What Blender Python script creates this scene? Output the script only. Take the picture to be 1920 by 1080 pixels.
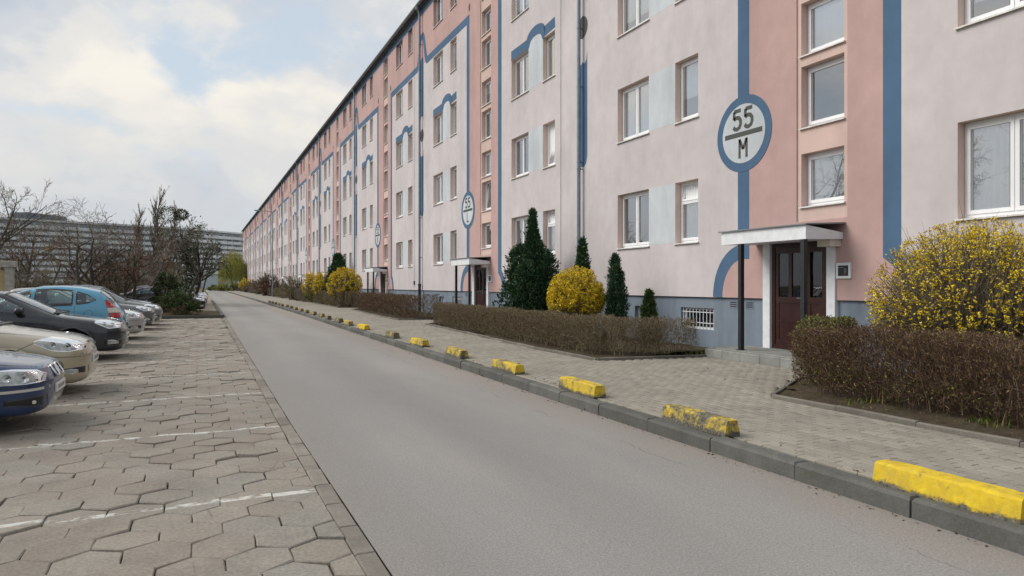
import bpy, math, random
import numpy as np
from math import radians, pi, sin, cos, sqrt

# ---------------------------------------------------------------- clean start
for o in list(bpy.data.objects):
    bpy.data.objects.remove(o, do_unlink=True)
scene = bpy.context.scene
COL = scene.collection
random.seed(7)

# ---------------------------------------------------------------- camera
EYE = 1.55
YAW = radians(23.5845)
cam_data = bpy.data.cameras.new('camera')
cam = bpy.data.objects.new('camera', cam_data)
COL.objects.link(cam)
cam.location = (0.0, 0.0, EYE)
cam.rotation_euler = (radians(90), 0, -YAW)
cam_data.sensor_width = 36.0
cam_data.lens = 1340.0 / 1920.0 * 36.0
cam_data.shift_y = -6.0 / 1920.0
cam_data.clip_start = 0.05
cam_data.clip_end = 4000.0
scene.camera = cam

# ---------------------------------------------------------------- world and sun
SUN_EL, SUN_AZ = radians(42), radians(-62)      # azimuth measured from +Y towards +X
world = bpy.data.worlds.new('World')
scene.world = world
world.use_nodes = True
world.cycles.sampling_method = 'MANUAL'; world.cycles.sample_map_resolution = 512
wn, wl = world.node_tree.nodes, world.node_tree.links
wn.clear()
def W(t, **kw):
    n = wn.new(t)
    for k, v in kw.items():
        setattr(n, k, v)
    return n
def wmath(op, a, b=None, c=None, clamp=False):
    n = wn.new('ShaderNodeMath'); n.operation = op; n.use_clamp = clamp
    for i, v in enumerate((a, b, c)):
        if v is None: continue
        if isinstance(v, (int, float)): n.inputs[i].default_value = v
        else: wl.new(v, n.inputs[i])
    return n.outputs[0]
def wramp(fac, stops, interp='EASE'):
    n = wn.new('ShaderNodeValToRGB'); n.color_ramp.interpolation = interp
    cr = n.color_ramp
    while len(cr.elements) < len(stops): cr.elements.new(0.5)
    for e, (p, c) in zip(cr.elements, stops):
        e.position = p; e.color = (*c, 1) if len(c) == 3 else c
    wl.new(fac, n.inputs[0])
    return n.outputs[0]
def wmix(fac, a, b):
    n = wn.new('ShaderNodeMix'); n.data_type = 'RGBA'
    if isinstance(fac, (int, float)): n.inputs[0].default_value = fac
    else: wl.new(fac, n.inputs[0])
    for i, v in ((6, a), (7, b)):
        if isinstance(v, tuple): n.inputs[i].default_value = (*v, 1)
        else: wl.new(v, n.inputs[i])
    return n.outputs[2]
sky = W('ShaderNodeTexSky', sky_type='NISHITA', sun_disc=False, sun_elevation=SUN_EL, sun_rotation=SUN_AZ,
        air_density=1.0, dust_density=1.4, ozone_density=1.0)
tc = W('ShaderNodeTexCoord')
sep = W('ShaderNodeSeparateXYZ'); wl.new(tc.outputs['Generated'], sep.inputs[0])
zc = wmath('MAXIMUM', sep.outputs[2], 0.0)
den = wmath('ADD', zc, 0.50)
comb = W('ShaderNodeCombineXYZ')
wl.new(wmath('DIVIDE', sep.outputs[0], den), comb.inputs[0])
wl.new(wmath('DIVIDE', sep.outputs[1], den), comb.inputs[1])
comb.inputs[2].default_value = 3.35
SK1, SK2 = (33.6, 12.6, 6.4), (9.8, 29.6, 7.9)
def wnoise(scale, detail, rough, off, dist=0.0):
    m = W('ShaderNodeMapping'); m.inputs['Location'].default_value = off
    wl.new(comb.outputs[0], m.inputs[0])
    n = W('ShaderNodeTexNoise'); n.inputs['Scale'].default_value = scale
    n.inputs['Detail'].default_value = detail; n.inputs['Roughness'].default_value = rough
    n.inputs['Distortion'].default_value = dist
    wl.new(m.outputs[0], n.inputs['Vector'])
    return n.outputs[0]
n_cover = wnoise(3.0, 7, 0.52, SK1, 0.35)
n_bright = wnoise(2.4, 6, 0.5, SK2, 0.3)
n_puff = wnoise(9.0, 8, 0.58, (0.6, 2.2, 5.0), 0.2)
# cloud cover: mostly closed, a few pale-blue gaps
cover = wmath('ADD', n_cover, wmath('MULTIPLY', wmath('SUBTRACT', n_puff, 0.5), 0.30))
mask = wramp(cover, [(0.33, (0, 0, 0)), (0.49, (1, 1, 1))], 'EASE')
tone = wmath('ADD', wmath('MULTIPLY', n_bright, 0.75), wmath('MULTIPLY', n_puff, 0.25))
cloud = wramp(tone, [(0.38, (0.50, 0.57, 0.65)), (0.47, (0.62, 0.65, 0.69)), (0.54, (0.76, 0.75, 0.73)), (0.64, (0.90, 0.855, 0.775))], 'EASE')
# towards the horizon the layer becomes one even pale grey
hz = wramp(zc, [(0.05, (1, 1, 1)), (0.15, (0.45, 0.45, 0.45)), (0.26, (0, 0, 0))], 'EASE')
cloud = wmix(hz, cloud, (0.60, 0.625, 0.65))
mask2 = wmath('MAXIMUM', mask, hz)
bg_sky = W('ShaderNodeBackground'); wl.new(sky.outputs[0], bg_sky.inputs[0]); bg_sky.inputs[1].default_value = 0.15
bg_thin = W('ShaderNodeBackground'); bg_thin.inputs[0].default_value = (0.60, 0.675, 0.738, 1); bg_thin.inputs[1].default_value = 1.0
gap = W('ShaderNodeMixShader'); gap.inputs[0].default_value = 0.8
wl.new(bg_sky.outputs[0], gap.inputs[1]); wl.new(bg_thin.outputs[0], gap.inputs[2])
bg_cl = W('ShaderNodeBackground'); wl.new(cloud, bg_cl.inputs[0]); bg_cl.inputs[1].default_value = 1.0
mx = W('ShaderNodeMixShader'); wl.new(mask2, mx.inputs[0]); wl.new(gap.outputs[0], mx.inputs[1]); wl.new(bg_cl.outputs[0], mx.inputs[2])
wo = W('ShaderNodeOutputWorld'); wl.new(mx.outputs[0], wo.inputs[0])

sun_d = bpy.data.lights.new('sun', 'SUN'); sun_d.energy = 2.7; sun_d.angle = radians(35); sun_d.color = (1.0, 0.95, 0.88)
sun = bpy.data.objects.new('sun', sun_d); COL.objects.link(sun)
from mathutils import Vector
sdir = Vector((cos(SUN_EL) * sin(SUN_AZ), cos(SUN_EL) * cos(SUN_AZ), sin(SUN_EL)))
sun.rotation_euler = (-sdir).to_track_quat('-Z', 'Y').to_euler()
sun.location = (-20, 20, 40)

vs = scene.view_settings
vs.view_transform = 'Standard'; vs.look = 'None'; vs.gamma = 1.0; vs.exposure = 0.08; vs.use_curve_mapping = False
scene.render.engine = 'CYCLES'
scene.cycles.use_denoising = True
scene.cycles.max_bounces = 6
scene.cycles.transparent_max_bounces = 12

# ---------------------------------------------------------------- object helpers
def link(o, parent=None):
    COL.objects.link(o)
    if parent is not None: o.parent = parent
    return o
def tag(o, label=None, cat=None, group=None, kind=None):
    if label: o['label'] = label
    if cat: o['category'] = cat
    if group: o['group'] = group
    if kind: o['kind'] = kind
    return o
def empty(name, loc=(0, 0, 0), rz=0.0, parent=None):
    o = bpy.data.objects.new(name, None); o.location = loc; o.rotation_euler = (0, 0, rz); o.empty_display_size = 0.2
    return link(o, parent)
def obj(name, me, parent=None, loc=(0, 0, 0), rot=(0, 0, 0), scale=(1, 1, 1)):
    o = bpy.data.objects.new(name, me); o.location = loc; o.rotation_euler = rot; o.scale = scale
    return link(o, parent)
def copy_tree(o, parent=None):
    c = o.copy(); COL.objects.link(c); c.parent = parent
    for ch in list(o.children): copy_tree(ch, c)
    return c
def mesh_np(name, V, F, mats, mi=None, smooth=False):
    """all faces of one size; V (n,3), F (m,k)"""
    V = np.asarray(V, dtype=np.float32); F = np.asarray(F, dtype=np.int32)
    me = bpy.data.meshes.new(name)
    n, (m, k) = len(V), F.shape
    me.vertices.add(n); me.vertices.foreach_set('co', V.ravel())
    me.loops.add(m * k); me.loops.foreach_set('vertex_index', F.ravel())
    me.polygons.add(m); me.polygons.foreach_set('loop_start', np.arange(0, m * k, k, dtype=np.int32))
    for x in (mats if isinstance(mats, (list, tuple)) else [mats]): me.materials.append(x)
    if mi is not None: me.polygons.foreach_set('material_index', np.asarray(mi, dtype=np.int32))
    if smooth: me.polygons.foreach_set('use_smooth', np.ones(m, dtype=bool))
    me.update(calc_edges=True)
    return me

class MB:
    """collects faces and becomes one mesh"""
    def __init__(self): self.v, self.f, self.m, self.mats, self.s = [], [], [], [], []
    def mi(self, mat):
        if mat not in self.mats: self.mats.append(mat)
        return self.mats.index(mat)
    def face(self, pts, mat, smooth=False):
        b = len(self.v); self.v += [tuple(p) for p in pts]
        self.f.append(tuple(range(b, b + len(pts)))); self.m.append(self.mi(mat)); self.s.append(smooth)
    def add(self, verts, faces, mat, smooth=False):
        b = len(self.v); self.v += [tuple(p) for p in verts]
        i = self.mi(mat)
        for f in faces:
            self.f.append(tuple(b + q for q in f)); self.m.append(i); self.s.append(smooth)
    def box(self, x0, x1, y0, y1, z0, z1, mat, bev=0.0):
        if bev <= 0:
            v = [(x0, y0, z0), (x1, y0, z0), (x1, y1, z0), (x0, y1, z0), (x0, y0, z1), (x1, y0, z1), (x1, y1, z1), (x0, y1, z1)]
            self.add(v, [(0, 3, 2, 1), (4, 5, 6, 7), (0, 1, 5, 4), (1, 2, 6, 5), (2, 3, 7, 6), (3, 0, 4, 7)], mat)
        else:
            b = bev
            r = [(x0, y0), (x1, y0), (x1, y1), (x0, y1)]
            ri = [(x0 + b, y0 + b), (x1 - b, y0 + b), (x1 - b, y1 - b), (x0 + b, y1 - b)]
            v = [(x, y, z0) for x, y in r] + [(x, y, z1 - b) for x, y in r] + [(x, y, z1) for x, y in ri]
            fs = [(0, 3, 2, 1), (8, 9, 10, 11)]
            for i in range(4):
                j = (i + 1) % 4
                fs += [(i, j, 4 + j, 4 + i), (4 + i, 4 + j, 8 + j, 8 + i)]
            self.add(v, fs, mat)
    def cyl(self, p0, p1, r0, r1, n, mat, cap=True, smooth=True):
        p0, p1 = np.array(p0, float), np.array(p1, float)
        d = p1 - p0; d /= (np.linalg.norm(d) + 1e-9)
        a = np.cross(d, (0, 0, 1) if abs(d[2]) < 0.9 else (1, 0, 0)); a /= np.linalg.norm(a); b = np.cross(d, a)
        v = []
        for p, r in ((p0, r0), (p1, r1)):
            for i in range(n):
                t = 2 * pi * i / n
                v.append(p + r * (cos(t) * a + sin(t) * b))
        self.add(v, [(i, (i + 1) % n, n + (i + 1) % n, n + i) for i in range(n)], mat, smooth)
        if cap:
            self.add(v[:n], [tuple(range(n))[::-1]], mat); self.add(v[n:], [tuple(range(n))], mat)
    def tube(self, pts, r, n, mat, closed=False):
        """bent tube through pts with shared rings"""
        pts = [np.array(p, float) for p in pts]; rings = []
        for i, p in enumerate(pts):
            d = pts[min(i + 1, len(pts) - 1)] - pts[max(i - 1, 0)]; d /= (np.linalg.norm(d) + 1e-9)
            a = np.cross(d, (0.02, 0.01, 1) if abs(d[2]) < 0.95 else (1, 0.02, 0)); a /= np.linalg.norm(a); b = np.cross(d, a)
            rr = r[i] if hasattr(r, '__len__') else r
            rings.append([p + rr * (cos(2 * pi * k / n) * a + sin(2 * pi * k / n) * b) for k in range(n)])
        v = [q for ring in rings for q in ring]; fs = []
        for i in range(len(pts) - 1):
            for k in range(n):
                fs.append((i * n + k, i * n + (k + 1) % n, (i + 1) * n + (k + 1) % n, (i + 1) * n + k))
        self.add(v, fs, mat, True)
        self.add(rings[0], [tuple(range(n))[::-1]], mat); self.add(rings[-1], [tuple(range(n))], mat)
    def plate(self, poly, thick, mat, fn):
        """poly: 2-D outline (convex or simple), extruded by thick; fn(a, b, t) -> xyz"""
        n = len(poly)
        top = [fn(a, b, thick) for a, b in poly]; bot = [fn(a, b, 0) for a, b in poly]
        self.add(top + bot, [tuple(range(n))] + [(i, n + i, n + (i + 1) % n, (i + 1) % n) for i in range(n)], mat)
    def ribbon(self, cl, w, thick, mat, fn):
        """flat band of width w along a 2-D centre line, proud by thick"""
        cl = [np.array(p, float) for p in cl]; L, R = [], []
        for i, p in enumerate(cl):
            if i == 0: d = cl[1] - p; k = 1
            elif i == len(cl) - 1: d = p - cl[-2]; k = 1
            else:
                d1 = cl[i] - cl[i - 1]; d2 = cl[i + 1] - cl[i]; d1 /= np.linalg.norm(d1); d2 /= np.linalg.norm(d2)
                d = d1 + d2; k = 1 / max(0.35, sqrt(max(0.0, (1 + float(d1 @ d2)) / 2)))
            d = d / (np.linalg.norm(d) + 1e-9); nrm = np.array((-d[1], d[0])) * k
            ww = w[i] if hasattr(w, '__len__') else w
            L.append(p + nrm * ww / 2); R.append(p - nrm * ww / 2)
        n = len(cl)
        v = [fn(*q, thick) for q in L] + [fn(*q, thick) for q in R] + [fn(*q, 0) for q in L] + [fn(*q, 0) for q in R]
        fs = []
        for i in range(n - 1):
            fs += [(i, i + 1, n + i + 1, n + i), (i, 2 * n + i, 2 * n + i + 1, i + 1), (n + i, n + i + 1, 3 * n + i + 1, 3 * n + i)]
        fs += [(0, n, 3 * n, 2 * n), (n - 1, 3 * n - 1, 4 * n - 1, 2 * n - 1)]
        self.add(v, fs, mat)
    def mesh(self, name):
        me = bpy.data.meshes.new(name)
        me.from_pydata(self.v, [], self.f)
        for m in self.mats: me.materials.append(m)
        me.polygons.foreach_set('material_index', self.m)
        me.polygons.foreach_set('use_smooth', self.s)
        me.update()
        return me
    def build(self, name, parent=None, loc=(0, 0, 0), rot=(0, 0, 0)):
        return obj(name, self.mesh(name), parent, loc, rot)

# ---------------------------------------------------------------- material helpers
class NT:
    def __init__(self, name):
        self.mat = bpy.data.materials.new(name); self.mat.use_nodes = True
        self.n, self.l = self.mat.node_tree.nodes, self.mat.node_tree.links
        self.bsdf = self.n['Principled BSDF']; self.out = self.n['Material Output']
        self.pos = None
    def new(self, t, **kw):
        n = self.n.new(t)
        for k, v in kw.items(): setattr(n, k, v)
        return n
    def setin(self, s, v):
        if isinstance(v, (int, float)): s.default_value = v
        elif isinstance(v, tuple): s.default_value = (*v, 1) if len(v) == 3 and s.type == 'RGBA' else v
        else: self.l.new(v, s)
    def position(self):
        if self.pos is None: self.pos = self.new('ShaderNodeNewGeometry')
        return self.pos.outputs['Position']
    def island(self):
        self.position(); return self.pos.outputs['Random Per Island']
    def objcoord(self): return self.new('ShaderNodeTexCoord').outputs['Object']
    def objrand(self): return self.new('ShaderNodeObjectInfo').outputs['Random']
    def scaled(self, v, sc, off=(0, 0, 0)):
        m = self.new('ShaderNodeMapping'); m.inputs['Scale'].default_value = sc; m.inputs['Location'].default_value = off
        self.l.new(v, m.inputs[0]); return m.outputs[0]
    def noise(self, vec, scale, detail=3, rough=0.5, dist=0.0):
        n = self.new('ShaderNodeTexNoise'); self.l.new(vec, n.inputs['Vector'])
        n.inputs['Scale'].default_value = scale; n.inputs['Detail'].default_value = detail
        n.inputs['Roughness'].default_value = rough; n.inputs['Distortion'].default_value = dist
        return n.outputs[0]
    def voronoi(self, vec, scale, feature='F1'):
        n = self.new('ShaderNodeTexVoronoi', feature=feature); self.l.new(vec, n.inputs['Vector'])
        n.inputs['Scale'].default_value = scale; return n
    def math(self, op, a, b=None, c=None, clamp=False):
        n = self.new('ShaderNodeMath', operation=op, use_clamp=clamp)
        for i, v in enumerate((a, b, c)):
            if v is not None: self.setin(n.inputs[i], v)
        return n.outputs[0]
    def ramp(self, fac, stops, interp='LINEAR'):
        n = self.new('ShaderNodeValToRGB'); cr = n.color_ramp; cr.interpolation = interp
        while len(cr.elements) < len(stops): cr.elements.new(0.5)
        for e, (p, c) in zip(cr.elements, stops):
            e.position = p; e.color = (c, c, c, 1) if isinstance(c, (int, float)) else (*c, 1)
        self.l.new(fac, n.inputs[0]); return n.outputs[0]
    def mix(self, fac, a, b, mode='MIX'):
        n = self.new('ShaderNodeMix', data_type='RGBA', blend_type=mode)
        self.setin(n.inputs[0], fac); self.setin(n.inputs[6], a); self.setin(n.inputs[7], b)
        return n.outputs[2]
    def bump(self, h, strength=0.3, dist=0.01):
        b = self.new('ShaderNodeBump'); b.inputs['Strength'].default_value = strength; b.inputs['Distance'].default_value = dist
        self.l.new(h, b.inputs['Height']); self.l.new(b.outputs[0], self.bsdf.inputs['Normal'])
    def done(self, color, rough=0.8, metal=0.0, spec=None, coat=None):
        self.setin(self.bsdf.inputs['Base Color'], color); self.setin(self.bsdf.inputs['Roughness'], rough)
        self.bsdf.inputs['Metallic'].default_value = metal
        if spec is not None: self.bsdf.inputs['Specular IOR Level'].default_value = spec
        if coat: self.bsdf.inputs['Coat Weight'].default_value = coat; self.bsdf.inputs['Coat Roughness'].default_value = 0.03
        return self.mat

# ================================================================ materials
def stucco(name, col, streak=0.55, bump=0.25):
    t = NT(name); p = t.position()
    big = t.ramp(t.noise(p, 0.55, 4, 0.6), [(0.32, 0.90), (0.68, 1.05)])
    mid = t.ramp(t.noise(p, 3.2, 5, 0.65), [(0.3, 0.94), (0.7, 1.04)])
    st = t.ramp(t.noise(t.scaled(p, (1.1, 1.1, 0.22)), 1.3, 6, 0.68), [(0.36, 1 - 0.38 * streak), (0.56, 1.0)])
    dirt = t.ramp(t.noise(t.scaled(p, (1, 1, 0.5), (7, 3, 1)), 0.9, 6, 0.7), [(0.52, 0.0), (0.74, 1.0)])
    c = t.mix(1.0, (*col, 1), big, 'MULTIPLY'); c = t.mix(1.0, c, mid, 'MULTIPLY'); c = t.mix(1.0, c, st, 'MULTIPLY')
    c = t.mix(t.math('MULTIPLY', dirt, 0.17), c, (col[0] * 0.66, col[1] * 0.64, col[2] * 0.62, 1))
    t.bump(t.noise(p, 90, 3, 0.7), bump, 0.006)
    return t.done(c, 0.93, spec=0.2)
def plain(name, col, rough=0.6, metal=0.0, var=0.12, scale=6.0, spec=None, coat=None, bump=0.0):
    t = NT(name); p = t.objcoord()
    v = t.ramp(t.noise(p, scale, 4, 0.6), [(0.3, 1 - var), (0.7, 1 + var * 0.5)])
    if bump: t.bump(t.noise(p, scale * 12, 3, 0.6), bump, 0.004)
    return t.done(t.mix(1.0, (*col, 1), v, 'MULTIPLY'), rough, metal, spec, coat)
def glass(name, tint=(0.85, 0.9, 0.9), refl=0.10, gain=1.15, rough=0.02):
    t = NT(name)
    tr = t.new('ShaderNodeBsdfTransparent'); tr.inputs[0].default_value = (*tint, 1)
    gl = t.new('ShaderNodeBsdfGlossy'); gl.inputs[0].default_value = (0.95, 0.97, 1.0, 1); gl.inputs[1].default_value = rough
    fr = t.new('ShaderNodeFresnel'); fr.inputs[0].default_value = 1.5
    wob = t.noise(t.position(), 1.3, 2, 0.5)
    bp = t.new('ShaderNodeBump'); bp.inputs['Strength'].default_value = 0.05; bp.inputs['Distance'].default_value = 0.02
    t.l.new(wob, bp.inputs['Height']); t.l.new(bp.outputs[0], gl.inputs['Normal'])
    fac = t.math('MULTIPLY_ADD', fr.outputs[0], gain, refl, clamp=True)
    mx = t.new('ShaderNodeMixShader'); t.l.new(fac, mx.inputs[0]); t.l.new(tr.outputs[0], mx.inputs[1]); t.l.new(gl.outputs[0], mx.inputs[2])
    t.l.new(mx.outputs[0], t.out.inputs[0])
    return t.mat
def leafy(name, stops, rough=0.7, trans=0.0, spec=0.25):
    """per-leaf / per-twig colour from the island's own random number"""
    t = NT(name)
    c = t.ramp(t.island(), stops)
    if trans: t.bsdf.inputs['Transmission Weight'].default_value = 0.0
    return t.done(c, rough, spec=spec)

M = {}
M['wall_pale'] = stucco('stucco_pale', (0.590, 0.545, 0.550), 0.20)
M['reveal'] = stucco('stucco_reveal', (0.70, 0.56, 0.50), 0.1)
M['wall_salmon'] = stucco('stucco_salmon', (0.505, 0.345, 0.322), 0.2)
M['wall_peach'] = stucco('stucco_peach', (0.63, 0.47, 0.42), 0.2)
M['paint_blue'] = stucco('paint_blue', (0.084, 0.152, 0.250), 0.2, 0.2)
M['paint_light'] = stucco('paint_light_blue', (0.56, 0.60, 0.63), 0.35)
M['paint_dark'] = stucco('paint_dark_grey', (0.10, 0.105, 0.10), 0.15)
M['plinth'] = stucco('stucco_plinth', (0.205, 0.245, 0.30), 0.6)
M['pvc'] = plain('pvc_white', (0.80, 0.81, 0.83), 0.35, var=0.05, scale=3)
M['sill'] = plain('sill_metal', (0.74, 0.72, 0.69), 0.5, var=0.22, scale=9)
M['glass'] = glass('window_glass', (0.95, 0.97, 0.97), 0.34, 1.3, 0.0)
M['room'] = plain('room_interior', (0.44, 0.42, 0.40), 0.9)
M['curtain'] = plain('curtain_white', (0.88, 0.89, 0.90), 0.9, var=0.05, scale=4)
M['curtain_cream'] = plain('curtain_cream', (0.70, 0.66, 0.58), 0.9, var=0.08, scale=4)
M['curtain_green'] = plain('curtain_green', (0.16, 0.46, 0.22), 0.9, var=0.08, scale=4)
M['zinc'] = plain('zinc_pipe', (0.20, 0.25, 0.31), 0.45, 0.3, 0.25, 5)
M['iron'] = plain('iron_dark', (0.025, 0.027, 0.032), 0.5, 0.2, 0.3, 8)
M['gutter'] = plain('gutter_metal', (0.23, 0.25, 0.26), 0.5, 0.3, 0.25, 3)
M['roofing'] = plain('roofing_felt', (0.10, 0.10, 0.105), 0.9, 0, 0.3, 2)
M['door_wood'] = plain('door_maroon', (0.040, 0.012, 0.010), 0.38, 0, 0.35, 7)
M['door_glass'] = glass('door_glass', (0.25, 0.27, 0.27), 0.03, 1.0)
M['white_paint'] = plain('paint_white', (0.74, 0.76, 0.79), 0.55, 0, 0.12, 6)
M['cream_box'] = plain('lamp_box_cream', (0.62, 0.58, 0.50), 0.5, 0, 0.1, 6)
M['concrete'] = plain('concrete_grey', (0.42, 0.405, 0.37), 0.9, 0, 0.3, 5, bump=0.3)
M['black'] = plain('black_plastic', (0.012, 0.012, 0.014), 0.4, 0, 0.2, 8)
M['chrome'] = plain('chrome', (0.72, 0.73, 0.74), 0.12, 1.0, 0.05, 4)
M['rubber'] = plain('tyre_rubber', (0.018, 0.018, 0.018), 0.85, 0, 0.3, 9)
M['alloy'] = plain('wheel_alloy', (0.45, 0.46, 0.47), 0.3, 0.9, 0.1, 4)
M['lamp_lens'] = glass('headlight_lens', (0.93, 0.94, 0.94), 0.03, 0.9)
M['lamp_bowl'] = plain('headlight_bowl', (0.50, 0.51, 0.50), 0.38, 0.35, 0.5, 11)
M['red_lens'] = plain('tail_red', (0.45, 0.010, 0.016), 0.12, 0, 0.2, 12, coat=0.6)
M['white_lens'] = plain('tail_white', (0.60, 0.55, 0.50), 0.15, 0, 0.1, 12, coat=0.6)
M['plate_white'] = plain('plate_white', (0.74, 0.74, 0.72), 0.4, 0, 0.05, 5)
M['plate_mark'] = plain('plate_mark', (0.03, 0.03, 0.03), 0.5)
M['car_glass'] = glass('car_glass', (0.70, 0.84, 0.82), 0.06, 1.1)
M['seat'] = plain('seat_cloth', (0.035, 0.038, 0.042), 0.9)
M['cabin'] = plain('cabin_trim', (0.24, 0.25, 0.26), 0.85)
def carpaint(name, col, metal=0.35, rough=0.28):
    t = NT(name); p = t.objcoord()
    fl = t.ramp(t.noise(p, 900, 1, 0.5), [(0.35, 0.9), (0.65, 1.1)])
    dust = t.ramp(t.noise(p, 3.5, 5, 0.65), [(0.45, 0.0), (0.78, 0.10)])
    c = t.mix(1.0, (*col, 1), fl, 'MULTIPLY'); c = t.mix(dust, c, (0.26, 0.245, 0.22, 1))
    r = t.math('MULTIPLY_ADD', dust, 0.8, rough)
    return t.done(c, r, metal, coat=0.8)

def asphalt():
    t = NT('asphalt_worn'); p = t.position()
    big = t.noise(t.scaled(p, (1.0, 0.22, 1)), 0.55, 5, 0.6)
    c = t.ramp(big, [(0.30, (0.248, 0.243, 0.235)), (0.55, (0.285, 0.275, 0.264)), (0.75, (0.325, 0.302, 0.281))])
    # rusty-brown tinge along both gutters, with a ragged edge
    sx = t.new('ShaderNodeSeparateXYZ'); t.l.new(p, sx.inputs[0])
    wob = t.noise(p, 1.7, 4, 0.6)
    e = t.math('ABSOLUTE', t.math('SUBTRACT', sx.outputs[0], 2.45))
    e = t.math('ADD', e, t.math('MULTIPLY_ADD', wob, 1.1, -0.55))
    edge = t.new('ShaderNodeMapRange'); edge.inputs['From Min'].default_value = 1.05; edge.inputs['From Max'].default_value = 1.85
    t.l.new(e, edge.inputs['Value'])
    c = t.mix(t.math('MULTIPLY', edge.outputs[0], 0.55), c, (0.315, 0.268, 0.230, 1))
    trk = t.math('COSINE', t.math('MULTIPLY', t.math('SUBTRACT', sx.outputs[0], 2.6), 3.9))
    c = t.mix(1.0, c, t.ramp(t.math('MULTIPLY_ADD', trk, 0.5, 0.5), [(0.0, 1.03), (1.0, 0.94)]), 'MULTIPLY')
    gr = t.voronoi(p, 95)
    g = t.ramp(gr.outputs['Distance'], [(0.15, 1.08), (0.65, 0.90)])
    c = t.mix(1.0, c, g, 'MULTIPLY')
    sp = t.ramp(t.noise(p, 60, 2, 0.7), [(0.38, 0.86), (0.6, 1.05)])
    c = t.mix(1.0, c, sp, 'MULTIPLY')
    dk = t.ramp(t.noise(t.scaled(p, (1, 0.5, 1), (3, 9, 0)), 0.35, 6, 0.7), [(0.60, 0.0), (0.78, 0.35)])
    c = t.mix(dk, c, (0.19, 0.18, 0.172, 1))
    # a few hairline cracks: one wandering along the lane, others where the surface has crazed
    wv = t.math('MULTIPLY_ADD', t.noise(t.scaled(p, (0, 1, 0)), 1.3, 6, 0.7), 0.5, 3.55)
    ln = t.new('ShaderNodeMapRange'); ln.inputs['From Min'].default_value = 0.010; ln.inputs['From Max'].default_value = 0.004
    t.l.new(t.math('ABSOLUTE', t.math('SUBTRACT', sx.outputs[0], wv)), ln.inputs['Value'])
    brk = t.ramp(t.noise(p, 0.8, 4, 0.6), [(0.48, 0.0), (0.56, 1.0)])
    c = t.mix(t.math('MULTIPLY', t.math('MULTIPLY', ln.outputs[0], brk), 0.55), c, (0.12, 0.11, 0.10, 1))
    vr = t.new('ShaderNodeTexVoronoi', feature='DISTANCE_TO_EDGE'); vr.inputs['Scale'].default_value = 0.85
    wp = t.new('ShaderNodeMix', data_type='VECTOR'); wp.inputs[0].default_value = 0.25; t.l.new(p, wp.inputs[4])
    nz = t.new('ShaderNodeTexNoise'); t.l.new(p, nz.inputs['Vector']); nz.inputs['Scale'].default_value = 2.0; nz.inputs['Detail'].default_value = 5; t.l.new(nz.outputs['Color'], wp.inputs[5])
    t.l.new(wp.outputs[1], vr.inputs['Vector'])
    cz = t.new('ShaderNodeMapRange'); cz.inputs['From Min'].default_value = 0.007; cz.inputs['From Max'].default_value = 0.002; t.l.new(vr.outputs['Distance'], cz.inputs['Value'])
    crz = t.ramp(t.noise(t.scaled(p, (1, 1, 1), (11, 4, 0)), 0.22, 3, 0.6), [(0.55, 0.0), (0.63, 1.0)])
    c = t.mix(t.math('MULTIPLY', t.math('MULTIPLY', cz.outputs[0], crz), 0.45), c, (0.13, 0.12, 0.11, 1))
    t.bump(t.math('ADD', t.noise(p, 120, 2, 0.7), t.math('MULTIPLY', gr.outputs['Distance'], 0.6)), 0.35, 0.006)
    return t.done(c, 0.86, spec=0.3)
M['asphalt'] = asphalt()

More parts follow.
